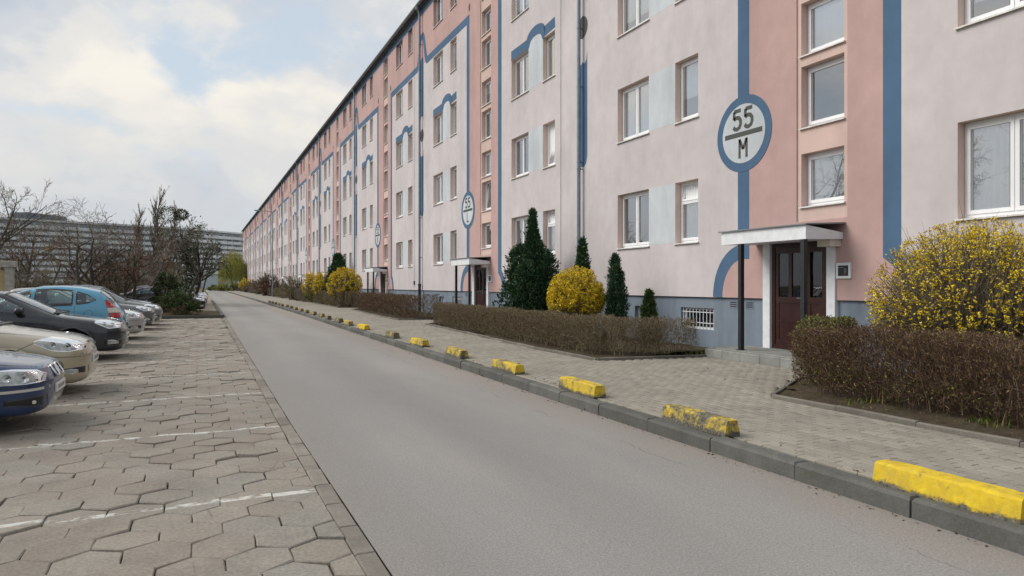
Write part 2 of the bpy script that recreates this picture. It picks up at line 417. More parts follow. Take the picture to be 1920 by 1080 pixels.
def slab_mat():
    t = NT('concrete_slab'); p = t.position()
    r = t.math('FRACT', t.math('ADD', t.objrand(), t.math('MULTIPLY', t.island(), 7.31)))
    c = t.ramp(r, [(0.0, (0.262, 0.232, 0.196)), (0.45, (0.292, 0.260, 0.220)), (0.75, (0.274, 0.258, 0.226)), (1.0, (0.312, 0.280, 0.238))])
    c = t.mix(1.0, c, t.ramp(t.noise(p, 1.4, 5, 0.65), [(0.3, 0.82), (0.7, 1.10)]), 'MULTIPLY')
    c = t.mix(1.0, c, t.ramp(t.noise(p, 42, 4, 0.75), [(0.32, 0.74), (0.62, 1.10)]), 'MULTIPLY')
    vr = t.new('ShaderNodeTexVoronoi', feature='DISTANCE_TO_EDGE'); vr.inputs['Scale'].default_value = 2.3; t.l.new(p, vr.inputs['Vector'])
    ck = t.new('ShaderNodeMapRange'); ck.inputs['From Min'].default_value = 0.012; ck.inputs['From Max'].default_value = 0.003; t.l.new(vr.outputs['Distance'], ck.inputs['Value'])
    c = t.mix(t.math('MULTIPLY', t.math('MULTIPLY', ck.outputs[0], t.ramp(t.noise(p, 0.9, 3, 0.6), [(0.55, 0.0), (0.62, 1.0)])), 0.6), c, (0.09, 0.08, 0.065, 1))
    stn = t.ramp(t.noise(t.scaled(p, (1, 1, 1), (2, 17, 0)), 1.7, 6, 0.75), [(0.54, 0.0), (0.72, 0.5)])
    c = t.mix(stn, c, (0.17, 0.16, 0.135, 1))
    # worn white bay lines painted across the slabs
    sx = t.new('ShaderNodeSeparateXYZ'); t.l.new(p, sx.inputs[0])
    y = t.math('ADD', sx.outputs[1], t.math('MULTIPLY', sx.outputs[0], -0.03))
    y = t.math('ADD', y, t.math('MULTIPLY_ADD', t.noise(p, 1.1, 2, 0.5), 0.10, -0.05))
    m = t.math('PINGPONG', t.math('SUBTRACT', y, 5.53), 1.32)
    line = t.new('ShaderNodeMapRange'); line.inputs['From Min'].default_value = 0.044; line.inputs['From Max'].default_value = 0.034
    t.l.new(m, line.inputs['Value'])
    worn = t.ramp(t.noise(p, 7.5, 6, 0.72), [(0.44, 0.0), (0.55, 1.0)])
    yes = t.math('MULTIPLY', line.outputs[0], worn)
    yes = t.math('MULTIPLY', yes, t.math('LESS_THAN', sx.outputs[1], 34.0))
    yes = t.math('MULTIPLY', yes, t.math('GREATER_THAN', sx.outputs[1], 5.0))
    c = t.mix(t.math('MULTIPLY', yes, 0.85), c, (0.60, 0.60, 0.57, 1))
    t.bump(t.math('ADD', t.noise(p, 55, 4, 0.75), t.math('MULTIPLY', t.noise(p, 9, 3, 0.6), 1.4)), 0.5, 0.006)
    return t.done(c, 0.92, spec=0.25)
M['slab'] = slab_mat()
def paver_mat():
    t = NT('concrete_paver'); p = t.position()
    r = t.math('FRACT', t.math('ADD', t.objrand(), t.math('MULTIPLY', t.island(), 5.17)))
    c = t.ramp(r, [(0.0, (0.252, 0.232, 0.198)), (0.5, (0.285, 0.264, 0.226)), (1.0, (0.315, 0.293, 0.250))])
    c = t.mix(1.0, c, t.ramp(t.noise(p, 0.8, 5, 0.65), [(0.3, 0.84), (0.7, 1.08)]), 'MULTIPLY')
    c = t.mix(1.0, c, t.ramp(t.noise(p, 60, 3, 0.7), [(0.3, 0.86), (0.65, 1.06)]), 'MULTIPLY')
    t.bump(t.noise(p, 110, 3, 0.7), 0.3, 0.004)
    return t.done(c, 0.92, spec=0.2)
M['paver'] = paver_mat()
def kerb_mat(name, col, moss=0.3):
    t = NT(name); p = t.position()
    r = t.objrand()
    c = t.mix(1.0, (*col, 1), t.ramp(r, [(0, 0.82), (1, 1.14)]), 'MULTIPLY')
    c = t.mix(1.0, c, t.ramp(t.noise(p, 3.0, 5, 0.7), [(0.3, 0.74), (0.7, 1.1)]), 'MULTIPLY')
    c = t.mix(1.0, c, t.ramp(t.noise(p, 55, 3, 0.75), [(0.3, 0.80), (0.65, 1.08)]), 'MULTIPLY')
    g = t.ramp(t.noise(p, 5.5, 5, 0.7), [(0.55, 0.0), (0.75, moss)])
    c = t.mix(g, c, (0.085, 0.085, 0.045, 1))
    t.bump(t.noise(p, 70, 4, 0.75), 0.45, 0.006)
    return t.done(c, 0.93, spec=0.2)
M['kerb'] = kerb_mat('kerb_concrete', (0.135, 0.135, 0.125), 0.55)
M['kerb_flush'] = kerb_mat('kerb_flush', (0.265, 0.242, 0.212), 0.2)
M['edging'] = kerb_mat('edging_concrete', (0.20, 0.185, 0.16), 0.4)
M['step'] = kerb_mat('step_concrete', (0.30, 0.305, 0.285), 0.25)
def soil_mat(name, a, b, g):
    t = NT(name); p = t.position()
    c = t.ramp(t.noise(p, 6, 6, 0.7), [(0.3, a), (0.7, b)])
    c = t.mix(t.ramp(t.noise(p, 1.1, 4, 0.6), [(0.45, 0.0), (0.7, 0.6)]), c, (*g, 1))
    c = t.mix(1.0, c, t.ramp(t.voronoi(p, 45).outputs['Distance'], [(0.1, 0.7), (0.6, 1.15)]), 'MULTIPLY')
    t.bump(t.noise(p, 25, 5, 0.75), 0.8, 0.02)
    return t.done(c, 0.97, spec=0.1)
M['soil'] = soil_mat('soil', (0.045, 0.034, 0.024), (0.095, 0.075, 0.052), (0.055, 0.055, 0.025))
M['joint'] = soil_mat('joint_soil', (0.05, 0.043, 0.033), (0.095, 0.08, 0.062), (0.06, 0.06, 0.035))
M['ground'] = soil_mat('rough_ground', (0.085, 0.078, 0.045), (0.13, 0.115, 0.07), (0.075, 0.095, 0.03))
def yellow_mat():
    t = NT('yellow_chipped'); p = t.position()
    sx = t.new('ShaderNodeSeparateXYZ'); t.l.new(t.objcoord(), sx.inputs[0])
    wear_o = t.new('ShaderNodeAttribute', attribute_type='OBJECT', attribute_name='wear').outputs['Fac']
    n = t.math('ADD', t.math('ADD', t.math('MULTIPLY', t.noise(p, 9, 6, 0.75), 0.72), t.math('MULTIPLY', t.noise(p, 34, 4, 0.7), 0.28)), t.math('MULTIPLY', t.noise(p, 2.4, 3, 0.6), 0.55))
    low = t.new('ShaderNodeMapRange'); low.inputs['From Min'].default_value = 0.05; low.inputs['From Max'].default_value = 0.0
    t.l.new(sx.outputs[2], low.inputs['Value'])
    n = t.math('ADD', n, t.math('MULTIPLY', low.outputs[0], 0.22))
    chip = t.new('ShaderNodeMapRange'); t.l.new(t.math('ADD', n, t.math('MULTIPLY', wear_o, 0.35)), chip.inputs['Value'])
    chip.inputs['From Min'].default_value = 0.96; chip.inputs['From Max'].default_value = 1.10
    y = t.ramp(t.noise(p, 14, 4, 0.6), [(0.3, (0.56, 0.38, 0.012)), (0.7, (0.74, 0.53, 0.022))])
    y = t.mix(t.math('MULTIPLY', t.math('MAXIMUM', t.math('SUBTRACT', wear_o, 0.4), 0.0), 0.6), y, (0.44, 0.38, 0.14, 1))
    y = t.mix(t.ramp(t.noise(p, 6, 6, 0.75), [(0.42, 0.0), (0.75, 0.55)]), y, (0.30, 0.235, 0.075, 1))
    d = t.ramp(t.noise(p, 40, 3, 0.7), [(0.35, (0.05, 0.045, 0.035)), (0.65, (0.19, 0.175, 0.14))])
    c = t.mix(chip.outputs[0], y, d)
    t.bump(t.math('SUBTRACT', t.noise(p, 50, 3, 0.7), t.math('MULTIPLY', chip.outputs[0], 0.8)), 0.5, 0.005)
    return t.done(c, 0.75, spec=0.3)
M['yellow'] = yellow_mat()
# plants
M['twig_red'] = leafy('twig_reddish', [(0.0, (0.052, 0.032, 0.024)), (0.5, (0.120, 0.072, 0.049)), (0.85, (0.205, 0.128, 0.080)), (1.0, (0.45, 0.34, 0.24))])
M['twig_olive'] = leafy('twig_olive', [(0.0, (0.092, 0.072, 0.046)), (0.5, (0.205, 0.165, 0.105)), (0.85, (0.31, 0.255, 0.165)), (1.0, (0.45, 0.38, 0.26))])
M['twig_grey'] = leafy('twig_grey', [(0.0, (0.11, 0.097, 0.083)), (0.6, (0.205, 0.180, 0.150)), (1.0, (0.34, 0.30, 0.25))])
M['bark'] = plain('bark', (0.085, 0.072, 0.058), 0.95, 0, 0.4, 8, bump=0.5)
M['bark_green'] = plain('bark_mossy', (0.09, 0.085, 0.055), 0.95, 0, 0.4, 8, bump=0.5)
M['leaf_green'] = leafy('leaf_green', [(0.0, (0.050, 0.075, 0.014)), (0.6, (0.120, 0.145, 0.026)), (1.0, (0.23, 0.23, 0.045))])
M['leaf_bud'] = leafy('leaf_bud', [(0.0, (0.075, 0.040, 0.022)), (0.6, (0.14, 0.080, 0.035)), (1.0, (0.18, 0.14, 0.035))])
M['flower'] = leafy('forsythia_flower', [(0.0, (0.48, 0.34, 0.012)), (0.5, (0.72, 0.53, 0.020)), (1.0, (0.86, 0.68, 0.05))], 0.6)
M['needle'] = leafy('conifer_needle', [(0.0, (0.016, 0.042, 0.021)), (0.6, (0.036, 0.086, 0.040)), (1.0, (0.080, 0.145, 0.064))])
M['needle_light'] = leafy('conifer_light', [(0.0, (0.020, 0.045, 0.012)), (0.6, (0.045, 0.085, 0.022)), (1.0, (0.085, 0.13, 0.035))])
M['ivy'] = leafy('ivy_leaf', [(0.0, (0.020, 0.034, 0.014)), (0.6, (0.042, 0.066, 0.024)), (1.0, (0.08, 0.11, 0.04))])
M['willow'] = leafy('willow_leaf', [(0.0, (0.20, 0.205, 0.040)), (0.6, (0.33, 0.33, 0.075)), (1.0, (0.46, 0.44, 0.12))])
M['mistletoe'] = leafy('mistletoe_leaf', [(0.0, (0.040, 0.052, 0.022)), (0.6, (0.065, 0.080, 0.032)), (1.0, (0.10, 0.115, 0.045))])
M['twig_hazed'] = leafy('twig_hazed', [(0.0, (0.20, 0.185, 0.17)), (0.6, (0.29, 0.265, 0.24)), (1.0, (0.40, 0.37, 0.33))])  # poplar twigs: distance haze put into the colour as extra paleness

# ================================================================ layout shared by ground, building and plants
PER = 16.47            # length of one stair section of the building
WX = 10.24             # plane of the facade
ZS = 0.13              # level of the footway
def kx(y): return float(np.interp(y, [0, 8, 20, 37, 70, 130, 215], [4.31, 4.34, 4.52, 4.74, 4.90, 5.2, 5.6]))
def lx(y): return float(np.interp(y, [0, 8, 36, 62, 215], [0.955, 0.935, 1.12, 1.18, 1.3]))
def bed_poly(k):
    if k == 0:
        return [(6.60, -3.0), (6.63, 6.95), (8.05, 7.96), (9.15, 8.45), (10.2, 8.6), (10.2, -3.0)]
    o = PER * (k - 1); dx = min(0.95, 0.5 * (k - 1))
    x1 = min(7.45 + dx, 8.0)
    return [(6.83 + dx, 11.66 + o), (6.84 + dx, 14.4 + o), (x1, 24.8 + o), (9.15, 25.0 + o), (10.2, 25.05 + o), (10.2, 11.5 + o), (9.2, 11.42 + o)]
NSEC = 12
BEDS = [bed_poly(k) for k in range(0, NSEC)]
def inside(p, poly):
    x, y = p; r = False; n = len(poly)
    for i in range(n):
        x1, y1 = poly[i]; x2, y2 = poly[(i + 1) % n]
        if (y1 > y) != (y2 > y) and x < (x2 - x1) * (y - y1) / (y2 - y1) + x1: r = not r
    return r
def clip_x(poly, xm, keep_less=True):
    out = []; n = len(poly)
    for i in range(n):
        a, b = poly[i], poly[(i + 1) % n]
        ia, ib = (a[0] <= xm) == keep_less, (b[0] <= xm) == keep_less
        if ia: out.append(a)
        if ia != ib:
            t = (xm - a[0]) / (b[0] - a[0]); out.append((xm, a[1] + t * (b[1] - a[1])))
    return out
CF, SF = cos(YAW), sin(YAW)
def in_view(x, y, z, m=60):
    d = CF * y + SF * x
    if d < 0.3: return False
    px = 960 + 1340 * (CF * x - SF * y) / d; py = 534 - 1340 * (z - EYE) / d
    return -m < px < 1920 + m and -m < py < 1080 + m

# ================================================================ ground, road, kerbs, paving
b = MB(); b.face([(-900, -120, -0.12), (900, -120, -0.12), (900, 1500, -0.12), (-900, 1500, -0.12)], M['ground'])
tag(b.build('ground'), kind='structure')

ys = list(np.arange(-8, 60, 2.0)) + list(np.arange(60, 216, 6.0))
b = MB()
for y0, y1 in zip(ys[:-1], ys[1:]):
    b.face([(lx(y0) - 0.005, y0, 0), (kx(y0) + 0.03, y0, 0), (kx(y1) + 0.03, y1, 0), (lx(y1) - 0.005, y1, 0)], M['asphalt'])
b.face([(-60, 214, -0.012), (30, 214, -0.012), (30, 224, -0.012), (-60, 224, -0.012)], M['asphalt'])
tag(b.build('road'), 'grey asphalt lane between the car park and the pink building', 'road', kind='structure')

# --- car park of hexagonal slabs
b = MB()
b.face([(-9.5, -4, -0.028), (1.2, -4, -0.028), (1.2, 36.2, -0.028), (-9.5, 36.2, -0.028)], M['joint'])
b.face([(-9.5, 36.2, -0.004), (1.25, 36.2, -0.004), (1.30, 120, -0.004), (-9.5, 120, -0.004)], M['slab'])
lot = tag(b.build('car_park'), 'hexagonal concrete slab car park with worn white bay lines', 'car park', kind='structure')
rng = random.Random(11)
FL, PITCH = 0.356, 0.3085
SIDE = FL / sqrt(3)
slabs = []
row = 0; y = 1.2
while y < 36.0:
    x = 0.842 - (0.178 if row % 2 == 0 else 0.0)
    while x > -6.8:
        g = 0.0030
        hexa = [(x + (SIDE - g) * sin(a), y + (SIDE - g) * cos(a)) for a in [k * pi / 3 for k in range(6)]]
        hexa = [(px + rng.uniform(-.004, .004), py + rng.uniform(-.005, .005)) for px, py in hexa]
        if y < 12: hexa = [q for i in range(6) for q in (hexa[i], ((hexa[i][0] + hexa[(i + 1) % 6][0]) / 2 + rng.uniform(-.004, .003), (hexa[i][1] + hexa[(i + 1) % 6][1]) / 2 + rng.uniform(-.004, .003)))]
        pc = clip_x(hexa, lx(y) - 0.135)
        if len(pc) >= 4 and (max(p[0] for p in pc) - min(p[0] for p in pc)) > 0.06:
            slabs.append((x, y, pc))
        x -= FL
    row += 1; y += PITCH
def slab_geo(x, y, poly, b, ox, oy):
    tx, ty = rng.gauss(0, 0.018), rng.gauss(0, 0.022); dz = rng.gauss(0, 0.0045)
    cxm = sum(p[0] for p in poly) / len(poly); cym = sum(p[1] for p in poly) / len(poly)
    def zz(p): return min(0.016, dz + tx * (p[0] - cxm) + ty * (p[1] - cym))
    n = len(poly); bv = rng.uniform(0.004, 0.011)
    inn = [(p[0] + (cxm - p[0]) * bv / 0.2, p[1] + (cym - p[1]) * bv / 0.2) for p in poly]
    v = [(p[0] - ox, p[1] - oy, zz(p)) for p in inn] + [(p[0] - ox, p[1] - oy, zz(p) - bv * 0.8) for p in poly] + [(p[0] - ox, p[1] - oy, -0.06) for p in poly]
    fs = [tuple(range(n))[::-1]]
    for i in range(n):
        j = (i + 1) % n
        fs += [(i, j, n + j, n + i), (n + i, n + j, 2 * n + j, 2 * n + i)]
    b.add(v, fs, M['slab'])
near = sorted([s for s in slabs if in_view(s[0], s[1], 0, 30) and not (s[0] < -1.5 and s[1] > 8.2)], key=lambda s: s[0] ** 2 + s[1] ** 2)[:300]
near_id = set(id(s) for s in near)
for s in near:
    b = MB(); slab_geo(*s, b, s[0], s[1]); b.build('paving_slab', lot, (s[0], s[1], 0))
b = MB()
for s in slabs:
    if id(s) not in near_id: slab_geo(*s, b, 0, 0)
tag(b.build('paving_slabs_beyond', lot), kind='stuff')

# --- flush kerb between car park and road
edge = empty('flush_kerb', (0, 0, 0)); tag(edge, 'flush concrete kerb stones between hexagonal slabs and asphalt', 'kerb', kind='structure')
def stone(wx, ly, z0, z1, mat, bev, jit, r):
    v = MB(); x0, x1, y0, y1 = -wx / 2, wx / 2, -ly / 2, ly / 2
    j = lambda: r.uniform(-jit, jit)
    a = [(x0 + j(), y0 + j()), (x1 + j(), y0 + j()), (x1 + j(), y1 + j()), (x0 + j(), y1 + j())]
    ins = [(x0 + bev, y0 + bev * .6), (x1 - bev, y0 + bev * .6), (x1 - bev, y1 - bev * .6), (x0 + bev, y1 - bev * .6)]
    zt = [z1 + j() * .5 for _ in range(4)]
    vv = [(p[0], p[1], z0) for p in a] + [(p[0], p[1], z1 - bev) for p in a] + [(p[0], p[1], q) for p, q in zip(ins, zt)]
    fs = [(8, 9, 10, 11)]
    for i in range(4):
        k = (i + 1) % 4; fs += [(i, k, 4 + k, 4 + i), (4 + i, 4 + k, 8 + k, 8 + i)]
    v.add(vv, fs, mat); return v.mesh('stone')
fl_me = [stone(0.122, 0.505, -0.1, 0.004, M['kerb_flush'], 0.010, 0.004, rng) for _ in range(6)]
y = 1.3
while y < 36.2:
    o = obj('kerb_stone', fl_me[rng.randrange(6)], edge, (lx(y) - 0.068, y, rng.uniform(-.004, .006)), (rng.gauss(0, .01), rng.gauss(0, .015), rng.gauss(0, .008)))
    y += 0.512
b = MB(); b.box(1.02, 1.13, 36.3, 120, -0.1, 0.004, M['kerb_flush']); tag(b.build('kerb_stones_beyond', edge), kind='stuff')

# --- raised kerb on the building side
kerb = empty('kerb', (0, 0, 0)); tag(kerb, 'dark raised concrete kerb along the footway', 'kerb', kind='structure')
kb_me = [stone(0.17, 1.008, -0.08, ZS + 0.006, M['kerb'], 0.022, 0.004, rng) for _ in range(6)]
y = 5.33 + 0.51 - 1.02 * 5
while y < 70:
    a = math.atan((kx(y + .5) - kx(y - .5)) / 1.0)
    obj('kerb_stone', kb_me[rng.randrange(6)], kerb, (kx(y) + 0.085, y, rng.uniform(-.004, .003)), (rng.gauss(0, .003), rng.gauss(0, .008), -a + rng.gauss(0, .003)))
    y += 1.02
b = MB()
for y0 in np.arange(70, 214, 6.0):
    x0, x1 = kx(y0), kx(y0 + 6)
    v = [(x0, y0, -.08), (x0 + .17, y0, -.08), (x1 + .17, y0 + 6, -.08), (x1, y0 + 6, -.08), (x0, y0, .136), (x0 + .17, y0, .136), (x1 + .17, y0 + 6, .136), (x1, y0 + 6, .136)]
    b.add(v, [(4, 5, 6, 7), (0, 1, 5, 4), (1, 2, 6, 5), (2, 3, 7, 6), (3, 0, 4, 7)], M['kerb'])
tag(b.build('kerb_stones_beyond', kerb), kind='stuff')

# --- footway of small concrete pavers
b = MB()
for y0, y1 in zip(ys[:-1], ys[1:]):
    z = ZS - 0.018 if y1 <= 36 else ZS - 0.004
    b.face([(kx(y0) + .16, y0, z), (10.3, y0, z), (10.3, y1, z), (kx(y1) + .16, y1, z)], M['joint'] if y1 <= 36 else M['paver'])
walk = tag(b.build('footway'), 'beige concrete paver footway beside the flower beds', 'footway', kind='structure')
def paver_ok(x, y):
    if x < kx(y) + 0.205 or x > 9.16: return False
    for P in BEDS[:4]:
        if inside((x, y), P): return False
        for q in ((x + .05, y), (x, y - .1), (x, y + .1)):
            if inside(q, P): return False
    return True
pav_me = []
for k in range(6):
    w = MB(); j = lambda: rng.uniform(-.0018, .0018)
    w.box(-.0483 + j(), .0483 + j(), -.0983 + j(), .0983 + j(), -0.05, 0.0, M['paver'], 0.0042); pav_me.append(w.mesh('paver'))
pv = []
row = 0; x = 4.4
while x < 9.2:
    y = 1.0 + (0.1 if row % 2 else 0)
    while y < 36:
        if paver_ok(x, y): pv.append((x, y))
        y += 0.2005
    x += 0.1005; row += 1
near = sorted([p for p in pv if in_view(p[0], p[1], ZS, 10)], key=lambda s: s[0] ** 2 + s[1] ** 2)[:300]
ns = set(near)
for p in near:
    obj('paver', pav_me[rng.randrange(6)], walk, (p[0], p[1], ZS + rng.gauss(0, .0012)), (rng.gauss(0, .006), rng.gauss(0, .008), rng.gauss(0, .006)))
rest = np.array([p for p in pv if p not in ns]); n = len(rest)
hx, hy, bv = .0483, .0983, .0042
tmpl = np.array([(-hx, -hy, -.03), (hx, -hy, -.03), (hx, hy, -.03), (-hx, hy, -.03), (-hx, -hy, -bv), (hx, -hy, -bv), (hx, hy, -bv), (-hx, hy, -bv),
                 (-hx + bv, -hy + bv, 0), (hx - bv, -hy + bv, 0), (hx - bv, hy - bv, 0), (-hx + bv, hy - bv, 0)])
ft = np.array([(8, 9, 10, 11)] + [q for i in range(4) for q in ((i, (i + 1) % 4, 4 + (i + 1) % 4, 4 + i), (4 + i, 4 + (i + 1) % 4, 8 + (i + 1) % 4, 8 + i))])
R = np.random.default_rng(5)
tz = R.normal(0, .0012, n); tx = R.normal(0, .008, n); ty = R.normal(0, .006, n)
V = tmpl[None] + np.concatenate([rest, (ZS + tz)[:, None]], 1)[:, None, :]
V[:, :, 2] += tx[:, None] * tmpl[None, :, 0] + ty[:, None] * tmpl[None, :, 1]
F = (ft[None] + (np.arange(n) * 12)[:, None, None]).reshape(-1, 4)
tag(obj('pavers_beyond', mesh_np('pavers_beyond', V.reshape(-1, 3), F, M['paver']), walk), kind='stuff')

# --- planted beds: soil and concrete edging
BED_NAMES = ['beside the nearest entrance under the large forsythia', 'with the dark conifer and round forsythia', 'behind the second hedge', 'of the third section', 'of the fourth section']
for k, P in enumerate(BEDS):
    r2 = np.random.default_rng(k)
    b = MB()
    b.face([(p[0], p[1], ZS + 0.022) for p in P], M['soil'])
    xs0, xs1 = min(p[0] for p in P), max(p[0] for p in P); y0, y1 = min(p[1] for p in P), max(p[1] for p in P)
    if k < 3:      # uneven soil surface inside the edging
        nx, ny = 14, int((y1 - y0) / 0.25)
        gx, gy = np.meshgrid(np.linspace(xs0, xs1, nx), np.linspace(y0, y1, ny), indexing='ij')
        hz_ = r2.uniform(0.0, 0.035, gx.shape)
        for i in range(nx - 1):
            for j in range(ny - 1):
                q = [(gx[a, c], gy[a, c], ZS + 0.0225 + hz_[a, c] * min(1.0, max(0, gx[a, c] - xs0 - .3) / .3) + 0.05 * min(1.0, max(0, gx[a, c] - xs0 - .3) / 2)) for a, c in ((i, j), (i + 1, j), (i + 1, j + 1), (i, j + 1))]
                if all(inside((p[0], p[1]), P) or k == 0 and p[1] < -2 for p in q): b.face(q, M['soil'])
    bed = tag(b.build('flower_bed'), 'brown earth bed ' + (BED_NAMES[k] if k < len(BED_NAMES) else 'far along the pink building'), 'flower bed', 'earth beds along the building', kind='structure')
    pts = P[:-2] if k == 0 else [P[-1]] + P[:-2]
    if k == 0: pts = P[:4]
    for a, c in zip(pts[:-1], pts[1:]):
        d = sqrt((c[0] - a[0]) ** 2 + (c[1] - a[1]) ** 2); ns_ = max(1, int(round(d / 1.0))) if k < 4 else 1
        ang = math.atan2(c[1] - a[1], c[0] - a[0]) - pi / 2
        for i in range(ns_):
            t = (i + .5) / ns_; ln = d / ns_ - 0.006
            w = MB(); w.box(-.03, .03, -ln / 2, ln / 2, -.1, 0.05, M['edging'], 0.008)
            w.build('edging_stone', bed, (a[0] + t * (c[0] - a[0]), a[1] + t * (c[1] - a[1]), ZS + rng.uniform(-.006, .006) - 0.004), (rng.gauss(0, .008), rng.gauss(0, .02), ang))

# --- yellow concrete stop blocks along the kerb
def block_mesh(L, seed):
    r = random.Random(seed); w = MB(); n = 8; rings = []
    for i in range(n + 1):
        y = -L / 2 + L * i / n; e = 0.012 if i in (0, n) else 0
        j = lambda s=.003: r.uniform(-s, s)
        rings.append([(-.10 + e + j(), y, 0), (-.098 + e + j(), y, .03), (-.078 + e + j(), y, .138 + j()), (-.064 + e + j(), y, .156 - e * .5 + j()), (.064 - e + j(), y, .157 - e * .5 + j()), (.078 - e + j(), y, .138 + j()), (.098 - e + j(), y, .03), (.10 - e + j(), y, 0)])
    v = [p for ring in rings for p in ring]; fs = []
    for i in range(n):
        for k in range(7): fs.append((i * 8 + k, i * 8 + k + 1, i * 8 + 9 + k, i * 8 + 8 + k))
    fs += [tuple(range(8)), tuple(range(n * 8, n * 8 + 8))[::-1]]
    w.add(v, fs, M['yellow']); return w.mesh('stop_block')
bl_me = [block_mesh(1.0, s) for s in range(4)]
BLOCKS = [3.16, 5.78, 8.27, 10.8, 13.45, 16.2, 19.0, 22.85, 25.4, 27.7, 30.1, 32.4, 34.9, 37.3, 39.8, 42.3, 44.8, 47.3, 49.8, 52.3, 54.8, 57.3, 59.8]
NTH = ['ninth', 'tenth', 'eleventh', 'twelfth', 'thirteenth', 'fourteenth', 'fifteenth', 'sixteenth', 'seventeenth', 'eighteenth', 'nineteenth', 'twentieth', 'twenty-first', 'twenty-second', 'last']
ORD = ['bright yellow block nearest the camera, paint hardly chipped', 'second yellow block from the camera, chipped along its road side', 'third yellow block, dark patches showing through its paint', 'fourth yellow block from the camera, below the clipped olive hedge',
       'fifth yellow block from the camera, on the kerb', 'sixth yellow block from the camera, worn at its near end', 'seventh yellow block from the camera, small against the footway', 'eighth yellow block, after the wider gap in the row']
for i, y in enumerate(BLOCKS):
    o = obj('stop_block', bl_me[i % 4], None, (kx(y) + (0.185 if i == 0 else 0.235 + rng.uniform(-.03, .03)), y, ZS - 0.004 + 0.008), (0, 0, rng.gauss(-0.01, 0.02)))
    o['wear'] = 0.45 if i == 0 else 0.95 if i > 8 else min(1.0, (0.42, 0.75, 0.62, 0.7, 0.62, 0.6, 0.8)[i % 7])
    tag(o, ORD[i] if i < len(ORD) else NTH[i - 8] + ' block from the camera in the kerb row, small and far', 'stop block', 'yellow concrete blocks along the kerb')

# ================================================================ the long pink apartment building
bld = empty('apartment_building', (WX, 1.83, 0))
tag(bld, 'very long pink five-storey apartment block with blue painted bands and white windows', 'building')
Y00 = 1.83                                   # start of section 0, its downpipe
ZW, ST = 2.52, 2.82                          # first sill and storey height
TOP = 15.45
S0 = 1.83
# openings in section coordinates (a = Y - start of section)
def A(s): return s - S0
OPEN = []
for k in range(5):
    z = ZW + ST * k
    OPEN += [('narrow', A(3.60), A(4.46), z, z + 1.42), ('wide', A(5.58), A(7.03), z, z + 1.42), ('narrow', A(13.02), A(13.86), z, z + 1.42), ('wide', A(14.94), A(16.39), z, z + 1.42)]
for k in range(5):
    OPEN.append(('stair_low', A(9.08), A(10.05), 3.0 + 2.8 * k, 3.98 + 2.8 * k))
    if k < 4: OPEN.append(('stair_high', A(9.08), A(10.05), 4.46 + 2.8 * k, 5.60 + 2.8 * k))
DOOR = (A(9.23), A(10.99), 0.30, 2.36)
BASE_OPEN = [(A(12.55), A(13.72), 0.55, 1.03), (A(14.91), A(15.65), 0.62, 1.01), (A(3.5), A(4.3), 0.6, 1.02), (A(5.7), A(6.8), 0.58, 1.02)]
RC = (A(8.99), A(10.14))                      # recessed peach strip of the stair windows
SAL = (A(8.12), A(11.56))                     # salmon bay
